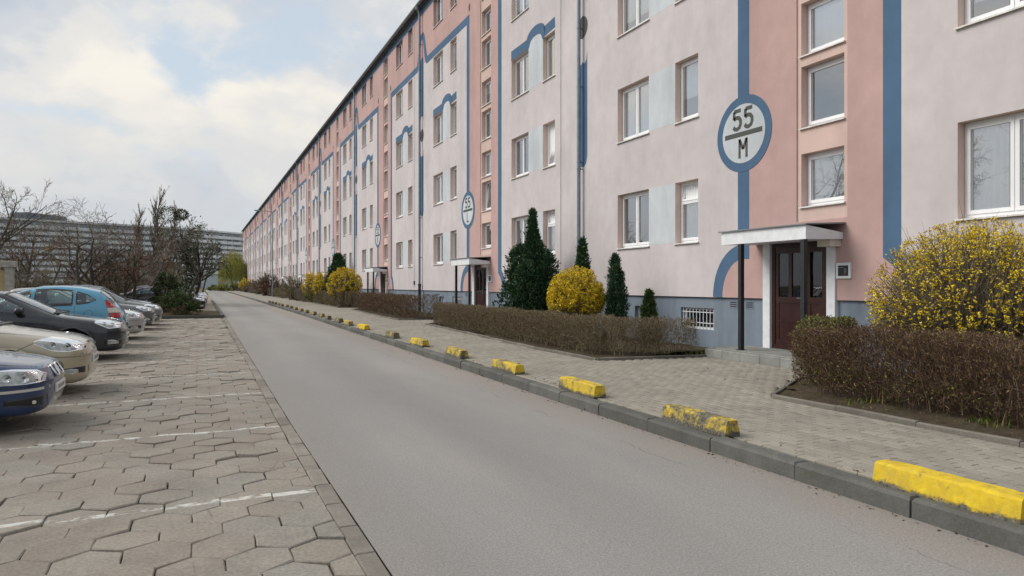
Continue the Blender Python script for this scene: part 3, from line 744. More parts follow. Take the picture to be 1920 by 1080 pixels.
def section_wall():
    b = MB()
    ab = sorted(set([0, PER, A(2.9), A(17.2), *RC, *SAL, DOOR[0], DOOR[1]] + [q for o in OPEN for q in o[1:3]]))
    zb = sorted(set([1.28, TOP, 12.6, 2.72, DOOR[3]] + [q for o in OPEN for q in o[3:5]]))
    for a0, a1 in zip(ab[:-1], ab[1:]):
        for z0, z1 in zip(zb[:-1], zb[1:]):
            am, zm = (a0 + a1) / 2, (z0 + z1) / 2
            if any(o[1] < am < o[2] and o[3] < zm < o[4] for o in OPEN): continue
            if DOOR[0] < am < DOOR[1] and zm < DOOR[3]: continue
            rec = RC[0] < am < RC[1] and zm > 2.72
            mat = M['wall_peach'] if rec else (M['wall_salmon'] if (zm > 12.6 or SAL[0] < am < SAL[1]) else M['wall_pale'])
            x = 0.03 if rec else 0.0
            b.face([(x, a1, z0), (x, a0, z0), (x, a0, z1), (x, a1, z1)], mat)
    # sides of the recess
    for a in RC: b.face([(0, a, 2.72), (0.03, a, 2.72), (0.03, a, TOP), (0, a, TOP)], M['wall_peach'])
    b.face([(0, RC[0], 2.72), (0, RC[1], 2.72), (0.03, RC[1], 2.72), (0.03, RC[0], 2.72)], M['wall_peach'])
    # reveals and rooms
    for t, a0, a1, z0, z1 in OPEN:
        x0 = 0.03 if t.startswith('stair') else 0.0
        mt = M['wall_peach'] if t.startswith('stair') else (M['wall_salmon'] if z0 > 12.6 else M['reveal'])
        d = 0.24
        for x0_, x1_, m_ in ((x0, d, mt), (d, 1.1, M['room'])):
            b.face([(x0_, a0, z0), (x1_, a0, z0), (x1_, a0, z1), (x0_, a0, z1)], m_)
            b.face([(x0_, a1, z0), (x0_, a1, z1), (x1_, a1, z1), (x1_, a1, z0)], m_)
            b.face([(x0_, a0, z0), (x0_, a1, z0), (x1_, a1, z0), (x1_, a0, z0)], m_)
            b.face([(x0_, a0, z1), (x1_, a0, z1), (x1_, a1, z1), (x0_, a1, z1)], m_)
        b.face([(1.1, a0, z0), (1.1, a1, z0), (1.1, a1, z1), (1.1, a0, z1)], M['room'])
    # door reveal
    a0, a1, z0, z1 = DOOR
    for x0_, x1_, m_ in ((0, .30, M['wall_salmon']), (.30, 1.6, M['room'])):
        b.face([(x0_, a0, z0 - .3), (x1_, a0, z0 - .3), (x1_, a0, z1), (x0_, a0, z1)], m_)
        b.face([(x0_, a1, z0 - .3), (x0_, a1, z1), (x1_, a1, z1), (x1_, a1, z0 - .3)], m_)
        b.face([(x0_, a0, z1), (x1_, a0, z1), (x1_, a1, z1), (x0_, a1, z1)], m_)
    b.face([(1.6, a0, 0), (1.6, a1, 0), (1.6, a1, z1), (1.6, a0, z1)], M['room'])
    # insulation lip over the plinth
    for c0, c1 in ((0, DOOR[0]), (DOOR[1], PER)):
        b.face([(0, c0, 1.28), (0, c1, 1.28), (0.06, c1, 1.28), (0.06, c0, 1.28)], M['paint_dark'])
    return b.mesh('wall')
def section_plinth(part):
    b = MB(); x = 0.055
    ab = sorted(set([0, PER, DOOR[0], DOOR[1]] + [q for o in BASE_OPEN for q in o[:2]])); zb = sorted(set([0.0, 1.30] + [q for o in BASE_OPEN for q in o[2:]]))
    for a0, a1 in zip(ab[:-1], ab[1:]):
        for z0, z1 in zip(zb[:-1], zb[1:]):
            am, zm = (a0 + a1) / 2, (z0 + z1) / 2
            if (am > DOOR[0]) != part or DOOR[0] < am < DOOR[1] or any(o[0] < am < o[1] and o[2] < zm < o[3] for o in BASE_OPEN): continue
            b.face([(x, a1, z0), (x, a0, z0), (x, a0, z1), (x, a1, z1)], M['plinth'])
    for a0, a1, z0, z1 in BASE_OPEN:
        if (a0 > DOOR[0]) != part: continue
        for x0_, x1_, m_ in ((x, x + .16, M['plinth']), (x + .16, .9, M['room'])):
            b.face([(x0_, a0, z0), (x1_, a0, z0), (x1_, a0, z1), (x0_, a0, z1)], m_); b.face([(x0_, a1, z0), (x0_, a1, z1), (x1_, a1, z1), (x1_, a1, z0)], m_)
            b.face([(x0_, a0, z0), (x0_, a1, z0), (x1_, a1, z0), (x1_, a0, z0)], m_); b.face([(x0_, a0, z1), (x1_, a0, z1), (x1_, a1, z1), (x0_, a1, z1)], m_)
        b.face([(.9, a0, z0), (.9, a1, z0), (.9, a1, z1), (.9, a0, z1)], M['room'])
    return b.mesh('plinth')
# painted decoration: coordinates (a, z), proud of the wall by t
def onwall(off=0.0): return lambda a, z, t: (-off - t, a, z)
def arc(cx, cz, rx, rz, t0, t1, n=10): return [(cx + rx * cos(t0 + (t1 - t0) * i / n), cz + rz * sin(t0 + (t1 - t0) * i / n)) for i in range(n + 1)]
CA, CZ = A(11.56), 4.66                       # centre of the number sign
def section_bands():
    b = MB(); fn = onwall(); w = 0.33; mb = M['paint_blue']
    # post under and over the number disc, with the quarter arch at its foot
    foot = [(A(12.36), 1.285)] + arc(A(11.56), 1.285, 0.80, 0.95, 0.12, pi / 2 - 0.15, 9)
    b.ribbon(foot, 0.30, 0.004, mb, onwall(0.001))
    b.plate([(A(11.56), 1.285), (A(12.21), 1.285)] + arc(A(11.56), 1.285, 0.66, 0.80, 0.05, pi / 2, 8), 0.0025, M['wall_salmon'], fn)
    b.ribbon([(CA, 2.08), (CA, 12.43)], w, 0.004, mb, fn)
    # stripe on the near side of the stair bay, kicking out at its foot
    b.ribbon([(A(8.12), 2.02), (A(8.12), 12.43)], w, 0.004, mb, fn)
    b.plate([(A(8.285), 2.022), (A(8.285), 2.00), (A(8.10), 1.86), (A(7.93), 1.62), (A(7.86), 1.285), (A(7.54), 1.285), (A(7.62), 1.66), (A(7.78), 1.93), (A(7.955), 2.10), (A(7.955), 2.022)], 0.0043, mb, fn)
    b.plate([(A(8.285), 2.00), (A(8.10), 1.86), (A(7.93), 1.62), (A(7.86), 1.285), (A(8.285), 1.285)][::-1], 0.002, M['wall_salmon'], fn)
    # band under the top storey, rising in a hump over each downpipe
    def hump(sg, a_pipe, a_end):
        pts = [(a_pipe, 14.05)]
        for i in range(1, 11):
            t = i / 10; q = 0.5 - 0.5 * cos(pi * t)
            pts.append((a_pipe + sg * (0.12 + 0.75 * t), 14.05 - 1.43 * q))
        return pts + [(a_end, 12.60)]
    b.ribbon(hump(1, 0.0, A(8.12) + w / 2), 0.34, 0.0045, mb, fn)
    b.ribbon(hump(-1, PER, CA - w / 2), 0.34, 0.0045, mb, fn)
    b.ribbon([(0, 15.27), (PER, 15.27)], 0.30, 0.0040, mb, onwall(0.0))
    # eyebrow band over the third-storey windows, arching over the light panel
    for n0, n1, w0, w1 in ((3.60, 4.46, 5.58, 7.03), (13.02, 13.86, 14.94, 16.39)):
        zt = ZW + ST * 2 + 1.42
        n0, n1, w0, w1 = A(n0), A(n1), A(w0), A(w1); mid = (n1 + w0) / 2; hw = (w0 - n1) / 2 + 0.05
        pts = [(n0, zt + .25), (n1 - .10, zt + .19)]
        for i in range(0, 13):
            t = -1 + 2 * i / 12; pts.append((mid + t * hw, zt + .17 + 0.27 * sqrt(max(0, 1 - t * t))))
        pts += [(w0 + .16, zt + .17), (w1 + .02, zt + .17)]
        b.ribbon(pts, 0.335, 0.004, mb, fn)
    # the long drops beside the downpipes
    for ap, sg in ((0, 1), (PER, -1)):
        b.plate([(ap, 8.05), (ap + sg * .10, 7.98), (ap + sg * .22, 8.06), (ap + sg * .27, 8.30), (ap + sg * .27, 5.25), (ap + sg * .2, 5.06), (ap + sg * .1, 5.0), (ap, 4.98)][:: (1 if sg < 0 else -1)], 0.004, mb, fn)
        b.plate([(ap, 13.0), (ap + sg * .2, 12.9), (ap + sg * .27, 12.6), (ap + sg * .27, 9.72), (ap + sg * .22, 9.95), (ap + sg * .1, 10.05), (ap, 10.0)][:: (1 if sg < 0 else -1)], 0.004, mb, fn)
    return b.mesh('painted_bands')
def section_dots():
    out = []; fn = onwall()
    for ap, sg in ((0, 1), (PER, -1)):
        pts = [(ap, 8.72)] + [(ap + sg * .30 * sin(pi * i / 10), 9.06 - .32 * cos(pi * i / 10)) for i in range(1, 10)] + [(ap, 9.4)]
        b = MB(); b.plate(pts[:: (-1 if sg > 0 else 1)], 0.004, M['paint_dark'], fn); out.append(b.mesh('painted_dot'))
    for a in (A(11.40), A(8.27)):
        b = MB(); b.plate(arc(a, 13.05, .10, .17, 0, 2 * pi, 14)[:-1], 0.004, M['paint_dark'], fn); out.append(b.mesh('painted_dot'))
    return out
def section_panels():
    out = []
    for n1, w0 in ((4.46, 5.58), (13.86, 14.94)):
        for k in range(3):
            b = MB(); z0 = ZW + ST * k; z1 = z0 + 1.42; a0, a1 = A(n1) + .01, A(w0) - .01
            if k < 2: pl = [(a0, z0 + .02), (a1, z0 + .02), (a1, z1), (a0, z1)]
            else: pl = [(a0, z0 + .02), (a1, z0 + .02), (a1, z1 - .05)] + [((a0 + a1) / 2 + (a1 - a0) / 2 * cos(pi * i / 10), z1 - .05 + .27 * sin(pi * i / 10)) for i in range(1, 10)] + [(a0, z1 - .05)]
            b.plate(pl[::-1], 0.002, M['paint_light'], onwall()); out.append(b.mesh('painted_panel'))
    return out
# stroke letters for the number discs: unit box 0..1 wide, 0..1.6 high, +x to the viewer's right
GL = {
 '5': [[(0.92, 1.50), (0.14, 1.50)], [(0.14, 1.50), (0.12, 0.88)], [(0.10, 0.88), (0.42, 1.0), (0.70, 0.94), (0.88, 0.74), (0.90, 0.46), (0.76, 0.20), (0.48, 0.09), (0.22, 0.14), (0.05, 0.32)]],
 'M': [[(0.12, 0.0), (0.12, 1.6)], [(0.88, 0.0), (0.88, 1.6)], [(0.12, 1.55), (0.5, 0.72)], [(0.88, 1.55), (0.5, 0.72)]],
 'L': [[(0.2, 1.6), (0.2, 0.0)], [(0.1, 0.09), (0.9, 0.09)]],
 'K': [[(0.15, 0.0), (0.15, 1.6)], [(0.2, 0.7), (0.9, 1.6)], [(0.42, 0.95), (0.92, 0.0)]],
 'J': [[(0.75, 1.6), (0.75, 0.4), (0.62, 0.15), (0.38, 0.09), (0.12, 0.25)]],
 'I': [[(0.5, 0.0), (0.5, 1.6)]],
 'H': [[(0.12, 0.0), (0.12, 1.6)], [(0.88, 0.0), (0.88, 1.6)], [(0.12, 0.82), (0.88, 0.82)]],
 'G': [[(0.9, 1.3), (0.7, 1.5), (0.4, 1.5), (0.15, 1.25), (0.1, 0.8), (0.15, 0.35), (0.4, 0.09), (0.7, 0.09), (0.88, 0.3), (0.88, 0.75)], [(0.5, 0.75), (0.95, 0.75)]],
 'F': [[(0.15, 0.0), (0.15, 1.6)], [(0.1, 1.5), (0.9, 1.5)], [(0.15, 0.85), (0.75, 0.85)]],
 'E': [[(0.15, 0.0), (0.15, 1.6)], [(0.1, 1.5), (0.9, 1.5)], [(0.15, 0.82), (0.75, 0.82)], [(0.1, 0.09), (0.9, 0.09)]],
 'D': [[(0.15, 0.0), (0.15, 1.6)], [(0.1, 1.5), (0.5, 1.5), (0.8, 1.25), (0.88, 0.8), (0.8, 0.35), (0.5, 0.09), (0.1, 0.09)]],
 'C': [[(0.9, 1.3), (0.7, 1.5), (0.4, 1.5), (0.15, 1.25), (0.1, 0.8), (0.15, 0.35), (0.4, 0.09), (0.7, 0.09), (0.9, 0.3)]],
 'B': [[(0.15, 0.0), (0.15, 1.6)], [(0.1, 1.5), (0.6, 1.5), (0.8, 1.3), (0.75, 1.0), (0.5, 0.85), (0.15, 0.85)], [(0.5, 0.85), (0.85, 0.65), (0.85, 0.3), (0.6, 0.09), (0.1, 0.09)]],
}
def glyph(b, ch, a_left, z0, w, h, sw, fn, mat):
    # the viewer stands on the road: larger a (further away) is to the left
    for st in GL[ch]: b.ribbon([(a_left - p[0] * w, z0 + p[1] / 1.6 * h) for p in st], sw, 0.002, mat, fn)
def disc_meshes():
    ring = MB(); fn = onwall(0.0045)
    ring.plate(arc(0, 0, .80, .785, 0, 2 * pi, 48)[:-1], 0.0045, M['paint_blue'], fn)
    face = MB(); face.plate(arc(0, 0, .625, .605, 0, 2 * pi, 48)[:-1], 0.003, M['paint_light'], onwall(0.0092))
    return ring.mesh('number_sign'), face.mesh('sign_face')
def text_mesh(ch):
    b = MB(); fn = onwall(0.0124); m = M['paint_dark']
    glyph(b, '5', .30, .09, .255, .43, .080, fn, m); glyph(b, '5', -.035, .09, .255, .43, .080, fn, m)
    b.ribbon([(.55, -.005), (-.55, -.005)], .10, .002, m, fn)
    glyph(b, ch, .135, -.50, .27, .40, .068, fn, m)
    return b.mesh('sign_text')
# windows: local x = depth into the wall, y across, z up, origin at the lower corner of the opening (outer wall plane)
FD = 0.155                                   # depth of the frame's face in the reveal
def fbars(b, y0, y1, z0, z1, w, x0, x1, mat, wb=None):
    wb = wb or w
    b.box(x0, x1, y0, y0 + w, z0, z1, mat); b.box(x0, x1, y1 - w, y1, z0, z1, mat)
    b.box(x0 + .0005, x1, y0 + w, y1 - w, z0, z0 + wb, mat); b.box(x0 + .0005, x1, y0 + w, y1 - w, z1 - w, z1, mat)
def win_frame(kind, W_, H_):
    b = MB(); m = M['pvc']
    fbars(b, 0.004, W_ - 0.004, 0.004, H_ - 0.004, .055, FD, FD + .07, m, .07)
    panes = []
    def sash(y0, y1, z0, z1):
        fbars(b, y0, y1, z0, z1, .058, FD - .016, FD + .055, m)
        panes.append((y0 + .058, y1 - .058, z0 + .058, z1 - .058))
        b.box(FD - .0175, FD - .010, y0 + .052, y0 + .058, z0 + .058, z1 - .058, M['black'])
        b.box(FD - .0175, FD - .010, y1 - .058, y1 - .052, z0 + .058, z1 - .058, M['black'])
    i0, i1, j0, j1 = .050, W_ - .050, .064, H_ - .050
    if kind == 'wide':
        c = W_ / 2; b.box(FD - .005, FD + .06, c - .024, c + .024, j0, j1, m)
        sash(i0, c - .012, j0, j1); sash(c + .012, i1, j0, j1)
    elif kind == 'vent':
        zc_ = j0 + (j1 - j0) * .70; b.box(FD - .004, FD + .06, i0, i1, zc_ - .022, zc_ + .022, m)
        sash(i0, i1, j0, zc_ - .008)
        # tilted top light
        th = radians(14); y0, y1 = i0, i1; hh = j1 - zc_ - .01
        def q(x, y, z): return (FD - .02 + x + z * sin(th) * 1.0 + .0, y, zc_ + .008 + z * cos(th))
        for (ya, yb, za, zb2) in ((y0, y0 + .05, 0, hh), (y1 - .05, y1, 0, hh), (y0 + .05, y1 - .05, 0, .05), (y0 + .05, y1 - .05, hh - .05, hh)):
            vv = [q(x, y, z) for x in (0, .05) for y in (ya, yb) for z in (za, zb2)]
            b.add(vv, [(0, 1, 3, 2), (4, 6, 7, 5), (0, 2, 6, 4), (1, 5, 7, 3), (0, 4, 5, 1), (2, 3, 7, 6)], m)
    elif kind == 'tilt':
        th = radians(7)
        y0, y1, z0, hh = i0, i1, j0, j1 - j0
        def q(x, y, z): return (FD - .014 + x + z * sin(th), y, z0 + z * cos(th))
        for (ya, yb, za, zb2) in ((y0, y0 + .058, 0, hh), (y1 - .058, y1, 0, hh), (y0 + .058, y1 - .058, 0, .058), (y0 + .058, y1 - .058, hh - .058, hh)):
            vv = [q(x, y, z) for x in (0, .06) for y in (ya, yb) for z in (za, zb2)]
            b.add(vv, [(0, 1, 3, 2), (4, 6, 7, 5), (0, 2, 6, 4), (1, 5, 7, 3), (0, 4, 5, 1), (2, 3, 7, 6)], m)
        panes.append((y0 + .058, y1 - .058, z0 + .058, z0 + hh - .058, th))
    else:
        sash(i0, i1, j0, j1)
    return b.mesh('window'), panes
def pane_mesh(panes):
    b = MB()
    for p in panes:
        if len(p) == 5:
            th = p[4]; z0 = p[2]
            q = lambda y, z: (FD + .012 + (z - z0) * sin(th) + .005, y, z)
            b.face([q(p[1], p[2]), q(p[0], p[2]), q(p[0], p[3]), q(p[1], p[3])], M['glass'])
        else:
            b.face([(FD + .012, p[1], p[2]), (FD + .012, p[0], p[2]), (FD + .012, p[0], p[3]), (FD + .012, p[1], p[3])], M['glass'])
    return b.mesh('pane')
def sill_mesh(W_):
    b = MB(); v = []
    prof = [(-.045, -.030), (-.045, -.006), (FD, .016), (FD, -.006), (-.035, -.026)]
    n = len(prof)
    for y in (-.03, W_ + .03): v += [(x, y, z) for x, z in prof]
    b.add(v, [(i, (i + 1) % n, n + (i + 1) % n, n + i) for i in range(n)] + [tuple(range(n))[::-1], tuple(range(n, 2 * n))], M['sill'])
    return b.mesh('window_sill')
def curtain_mesh(y0, y1, z0, z1, mat, pleat=.10, amp=.018, x=FD + .06):
    b = MB(); n = max(4, int((y1 - y0) / pleat * 4)); pts = []
    for i in range(n + 1):
        y = y0 + (y1 - y0) * i / n; pts.append((x + amp * sin(2 * pi * (y - y0) / pleat), y))
    v = [(px, py, z0) for px, py in pts] + [(px, py, z1) for px, py in pts]
    b.add(v, [(i, i + 1, n + 2 + i, n + 1 + i) for i in range(n)], mat, True)
    return b.mesh('curtain')
SIZES = {'wide': (1.45, 1.42), 'narrow': (.86, 1.42), 'vent': (.86, 1.42), 'tilt': (.86, 1.42), 'stair_low': (.97, .98), 'stair_high': (.97, 1.14), 'stair_tilt': (.97, 1.14)}
WIN = {}
for k, (w_, h_) in SIZES.items():
    fr, pn = win_frame('tilt' if k in ('tilt', 'stair_tilt') else k, w_, h_)
    WIN[k] = (fr, pane_mesh(pn), sill_mesh(w_))
CUR = {'wide': [curtain_mesh(.05, 1.40, .05, 1.38, M['curtain']), curtain_mesh(.05, 1.40, .35, 1.38, M['curtain'], .16), curtain_mesh(.62, 1.40, .05, 1.38, M['curtain'], .12), curtain_mesh(.05, .55, .05, 1.38, M['curtain_cream'], .14), curtain_mesh(.04, 1.4, .6, 1.38, M['curtain_cream'], .3, .004)],
       'narrow': [curtain_mesh(.04, .82, .05, 1.38, M['curtain']), curtain_mesh(.04, .82, .55, 1.38, M['curtain'], .14), curtain_mesh(.30, .82, .05, 1.38, M['curtain_cream'], .12)],
       'stair': [curtain_mesh(.05, .92, .12, .93, M['curtain'], .19, .012), curtain_mesh(.05, .92, .5, .93, M['curtain_cream'], .2, .01)]}
GREEN = curtain_mesh(.98, 1.40, .05, 1.38, M['curtain_green'], .3, .004, FD + .10)
sec_wall, sec_plinth, sec_bands, sec_dots, sec_panels = section_wall(), [section_plinth(False), section_plinth(True)], section_bands(), section_dots(), section_panels()
ring_me, face_me = disc_meshes()
LET = 'MLKJIHGFEDCB'
rw = random.Random(21)
# downpipe with its collars, hopper and iron foot
def pipe_mesh():
    b = MB(); b.tube([(-.13, 0, 1.52), (-.13, 0, 15.05), (-.13, 0, 15.14), (-.20, 0, 15.32), (-.26, 0, 15.40)], .055, 10, M['zinc'])
    for z in (2.9, 4.9, 5.1, 7.3, 9.0, 11.3, 13.6): b.cyl((-.13, 0, z), (-.13, 0, z + .05), .063, .063, 10, M['zinc']); b.box(-.12, .03, -.01, .01, z + .01, z + .04, M['zinc'])
    b.cyl((-.26, 0, 15.36), (-.26, 0, 15.5), .075, .10, 10, M['zinc'])
    return b.mesh('downpipe')
def pipe_foot():
    b = MB(); b.cyl((-.13, 0, .12), (-.13, 0, 1.55), .072, .072, 10, M['iron']); b.cyl((-.13, 0, 1.50), (-.13, 0, 1.60), .085, .085, 10, M['iron'])
    return b.mesh('pipe_foot')
pipe_me, foot_me = pipe_mesh(), pipe_foot()
b = MB(); b.cyl((-.03, A(3.16), 1.4), (-.03, A(3.16), TOP), .007, .007, 5, M['gutter']); b.box(-.06, 0, A(3.13), A(3.19), 1.55, 1.75, M['iron']); wire_me = b.mesh('lightning_wire')
# entrance: canopy on two posts, white pilasters, two-leaf door
def canopy_mesh():
    b = MB(); m = M['white_paint']; y0, y1 = A(9.07), A(11.20); x0 = -.87
    # tapered slab: deep white fascia to the road, rising slightly to the wall
    P = [(x0, 2.325), (x0, 2.565), (-.01, 2.46), (-.01, 2.345)]
    v = [(x, y, z) for y in (y0, y1) for x, z in P]
    b.add(v, [(0, 1, 2, 3), (7, 6, 5, 4), (0, 4, 5, 1), (3, 2, 6, 7), (0, 3, 7, 4), (1, 5, 6, 2)], m)
    return b.mesh('canopy')
def canopy_top():
    b = MB(); y0, y1 = A(9.02), A(11.25); x0 = -.91
    P = [(x0, 2.568), (x0, 2.590), (-.004, 2.635), (-.004, 2.61)]
    v = [(x, y, z) for y in (y0, y1) for x, z in P]
    b.add(v, [(0, 1, 2, 3), (7, 6, 5, 4), (0, 4, 5, 1), (3, 2, 6, 7), (0, 3, 7, 4), (1, 5, 6, 2)], M['gutter'])
    return b.mesh('canopy_sheet')
def post_mesh():
    b = MB(); b.box(-.04, .04, -.04, .04, 0, 2.02, M['iron'], .004); b.box(-.07, .07, -.07, .07, 0, .015, M['iron']); return b.mesh('post')
def pilaster_mesh(w, h):
    b = MB(); b.box(-.035, .10, 0, w, -.02, h, M['white_paint'], .004); return b.mesh('pilaster')
def door_frame_mesh(W_, H_):
    b = MB(); m = M['door_wood']; fbars(b, 0, W_, 0, H_, .07, .02, .12, m)
    return b.mesh('door')
def leaf_mesh(W_, H_, cols):
    b = MB(); m = M['door_wood']; x0, x1 = .035, .08
    zs = (.0, .10, .50, .54, .86, .95, 1.78, H_)
    b.box(x0, x1, 0, W_, 0, .16, m); b.box(x0, x1, 0, W_, .86, .98, m); b.box(x0, x1, 0, W_, H_ - .12, H_, m)
    b.box(x0 + .014, x1 - .01, .06, W_ - .06, .16, .86, m)
    b.box(x0 + .002, x1, .0, .09, .16, .86, m); b.box(x0 + .002, x1, W_ - .09, W_, .16, .86, m); b.box(x0 + .004, x1, .09, W_ - .09, .50, .54, m)
    for i in range(cols + 1):
        y = (W_ - .08) * i / cols; b.box(x0 + .002, x1, y, y + .08, .98, H_ - .12, m)
    return b.mesh('door_leaf')
def leaf_glass(W_, H_, cols):
    b = MB()
    for i in range(cols):
        y0 = (W_ - .08) * i / cols + .08; y1 = (W_ - .08) * (i + 1) / cols
        b.box(.054, .060, y0, y1, .98, H_ - .12, M['door_glass'])
    return b.mesh('pane')
def step_meshes():
    top = MB(); top.box(-1.0, .3, A(8.95), A(11.45), .0, .312, M['step'], .012)
    return top.mesh('entrance_platform')
H_D = 2.02
canopy_me, ctop_me, post_me, pil_me, dfr_me = canopy_mesh(), canopy_top(), post_mesh(), pilaster_mesh(.185, 2.09), door_frame_mesh(1.36, H_D)
leafA, leafB = leaf_mesh(.76, H_D - .09, 2), leaf_mesh(.44, H_D - .09, 1)
glA, glB = leaf_glass(.76, H_D - .09, 2), leaf_glass(.44, H_D - .09, 1)
plat_me = step_meshes()
step_me = []
for k in range(2):
    b = MB(); b.box(-.07, 0, -.245, .245, 0, .158, M['step'], .01); step_me.append(b.mesh('step_block'))
def handle_mesh():
    b = MB(); b.box(-.004, .006, -.018, .018, -.09, .09, M['gutter']); b.tube([(0, 0, .03), (-.05, 0, .03), (-.055, .02, .03), (-.055, .12, .03)], .009, 6, M['gutter']); return b.mesh('handle')
hand_me = handle_mesh()
def intercom():
    b = MB(); b.box(-.03, 0, 0, .30, 0, .27, M['white_paint'], .004); return b.mesh('intercom')
def intercom_panel():
    b = MB(); b.box(-.036, -.030, .045, .255, .045, .225, M['black'])
    for i in range(3):
        for j in range(4): b.box(-.040, -.036, .075 + i * .018, .088 + i * .018, .085 + j * .024, .10 + j * .024, M['gutter'])
    b.box(-.039, -.036, .15, .24, .185, .195, M['gutter'])
    return b.mesh('intercom_panel')
ic_me, icp_me = intercom(), intercom_panel()
def lampbox():
    b = MB(); b.box(-.26, 0, 0, .28, 0, .22, M['cream_box'], .012); return b.mesh('lamp_box')
lb_me = lampbox()
def basewin(W_, H_, bars):
    b = MB(); fbars(b, 0, W_, 0, H_, .05, .10, .15, M['pvc'])
    if bars:
        for i in range(10): b.cyl((.04, .05 + (W_ - .1) * i / 9, 0), (.04, .05 + (W_ - .1) * i / 9, H_), .009, .009, 5, M['white_paint'], False)
        for z in (H_ * .3, H_ * .8): b.box(.035, .045, 0, W_, z - .008, z + .008, M['white_paint'])
    else: b.box(.10, .15, W_ * .48, W_ * .54, .05, H_ - .05, M['pvc'])
    return b.mesh('basement_window')
bw_me = [basewin(o[1] - o[0], o[3] - o[2], i in (0, 2)) for i, o in enumerate(BASE_OPEN)]
def basepane(W_, H_):
    b = MB(); b.face([(.125, W_ - .05, .05), (.125, .05, .05), (.125, .05, H_ - .05), (.125, W_ - .05, H_ - .05)], M['glass']); return b.mesh('pane')
bp_me = [basepane(o[1] - o[0], o[3] - o[2]) for o in BASE_OPEN]
def ventm():
    b = MB(); b.box(-.008, .0, 0, .24, 0, .15, M['plinth'])
    for i in range(3): b.box(-.0095, -.008, .02, .22, .025 + i * .042, .047 + i * .042, M['iron'])
    return b.mesh('air_vent')
vent_me = ventm()
far_frames, far_glass = [], []
TILTS = {(0, 'wide', 2, 1), }
for i in range(NSEC):
    o = PER * i
    obj('wall', sec_wall, bld, (0, o, 0)); [obj('plinth', q, bld, (0, o, 0)) for q in sec_plinth]
    obj('painted_band', sec_bands, bld, (0, o, 0)); [obj('painted_dot', q, bld, (0, o, 0)) for q in sec_dots]
    for me in sec_panels: obj('painted_panel', me, bld, (0, o, 0))
    sg = obj('number_sign', ring_me, bld, (0, o + CA, CZ)); sg['label'] = 'blue ringed number sign reading 55 over ' + LET[i]
    obj('sign_face', face_me, sg); obj('sign_text', text_mesh(LET[i]), sg)
    pp = obj('downpipe', pipe_me, bld, (0, o + PER, 0)); obj('pipe_foot', foot_me, pp)
    if i == 0: pp0 = obj('downpipe', pipe_me, bld, (0, 0, 0)); obj('pipe_foot', foot_me, pp0)
    obj('lightning_wire', wire_me, bld, (0, o, 0))
    # windows
    for (t, a0, a1, z0, z1) in OPEN:
        k = int(round((z0 - ZW) / ST)) if not t.startswith('stair') else -1
        half = 0 if a0 < A(8) else 1
        kind = t
        if i >= 10:
            far_frames.append((t, o + a0, z0)); continue
        if t == 'narrow':
            if (i, half, k) in ((0, 1, 0), (1, 0, 0)): kind = 'vent'
            elif (i, half, k) in ((1, 0, 1), (2, 1, 3)) or (i > 2 and rw.random() < .06): kind = 'tilt'
        if t == 'stair_high' and (i == 1 and z0 < 5 or (i > 1 and rw.random() < .12)): kind = 'stair_tilt'
        fr, pn, sl = WIN[kind]
        wdw = obj('window', fr, bld, (0 if not t.startswith('stair') else .03, o + a0, z0), (0, 0, 0), (1, (a1 - a0) / SIZES[kind][0], 1))
        obj('pane', pn, wdw); obj('window_sill', sl, wdw)
        if t.startswith('stair'):
            if rw.random() < .45 or (i == 0 and t == 'stair_low'): obj('curtain', CUR['stair'][0 if i == 0 else rw.randrange(2)], wdw)
        elif i < 6 or rw.random() < .5:
            L = CUR['wide' if t == 'wide' else 'narrow']
            if i == 0 and half == 1 and k == 0 and t == 'wide': pass
            elif i == 0: obj('curtain', L[(k + half) % 2 if t == 'wide' else k % 2], wdw)
            elif rw.random() < .76: obj('curtain', L[rw.randrange(len(L))], wdw)
            if (i, half, k, t) == (0, 1, 1, 'wide'): obj('curtain', GREEN, wdw)
    # entrance
    can = obj('canopy', canopy_me, bld, (0, o, 0)); obj('canopy_sheet', ctop_me, can)
    for py in (A(9.16), A(10.70)): obj('post', post_me, can, (-.82, py, .308))
    plat = obj('entrance_platform', plat_me, bld, (0, o, 0))
    for q in range(5): obj('step_block', step_me[q % 2], plat, (-1.0, A(8.95) + .25 + q * .50, .13), (0, 0, rw.gauss(0, .004)))
    d = obj('door', dfr_me, bld, (0.0, o + A(9.42), .32))
    obj('pilaster', pil_me, bld, (0, o + A(9.225), .315)); obj('pilaster', pil_me, bld, (0, o + A(10.79), .315))
    lf = obj('door_leaf', leafB, d, (0, .07, .02)); lf2 = obj('door_leaf', leafA, d, (0, .53, .02))
    b = MB(); obj('pane', glB, d, (0, .07, .02)); obj('pane', glA, d, (0, .53, .02)); obj('handle', hand_me, d, (.03, .57, .95))
    ic = obj('intercom', ic_me, bld, (0, o + A(8.90), 1.66)); obj('intercom_panel', icp_me, ic)
    obj('lamp_box', lb_me, bld, (0, o + A(9.12), 2.22))
    if i < 8:
        for q, (a0, a1, z0, z1) in enumerate(BASE_OPEN):
            bw = obj('basement_window', bw_me[q], bld, (.055, o + a0, z0)); obj('pane', bp_me[q], bw)
        obj('air_vent', vent_me, bld, (.055, o + A(11.80), 1.06)); obj('air_vent', vent_me, bld, (.055, o + A(11.32), 1.06))
# windows of the two farthest sections, a few pixels each
V, F, MI = [], [], []
b = MB()
for t, a0, z0 in far_frames:
    w_, h_ = SIZES[t]
    fbars(b, a0, a0 + w_, z0, z0 + h_, .07, FD, FD + .05, M['pvc'])
    b.face([(FD + .02, a0 + w_, z0), (FD + .02, a0, z0), (FD + .02, a0, z0 + h_), (FD + .02, a0 + w_, z0 + h_)], M['glass'])
tag(b.build('windows_beyond', bld), kind='stuff')
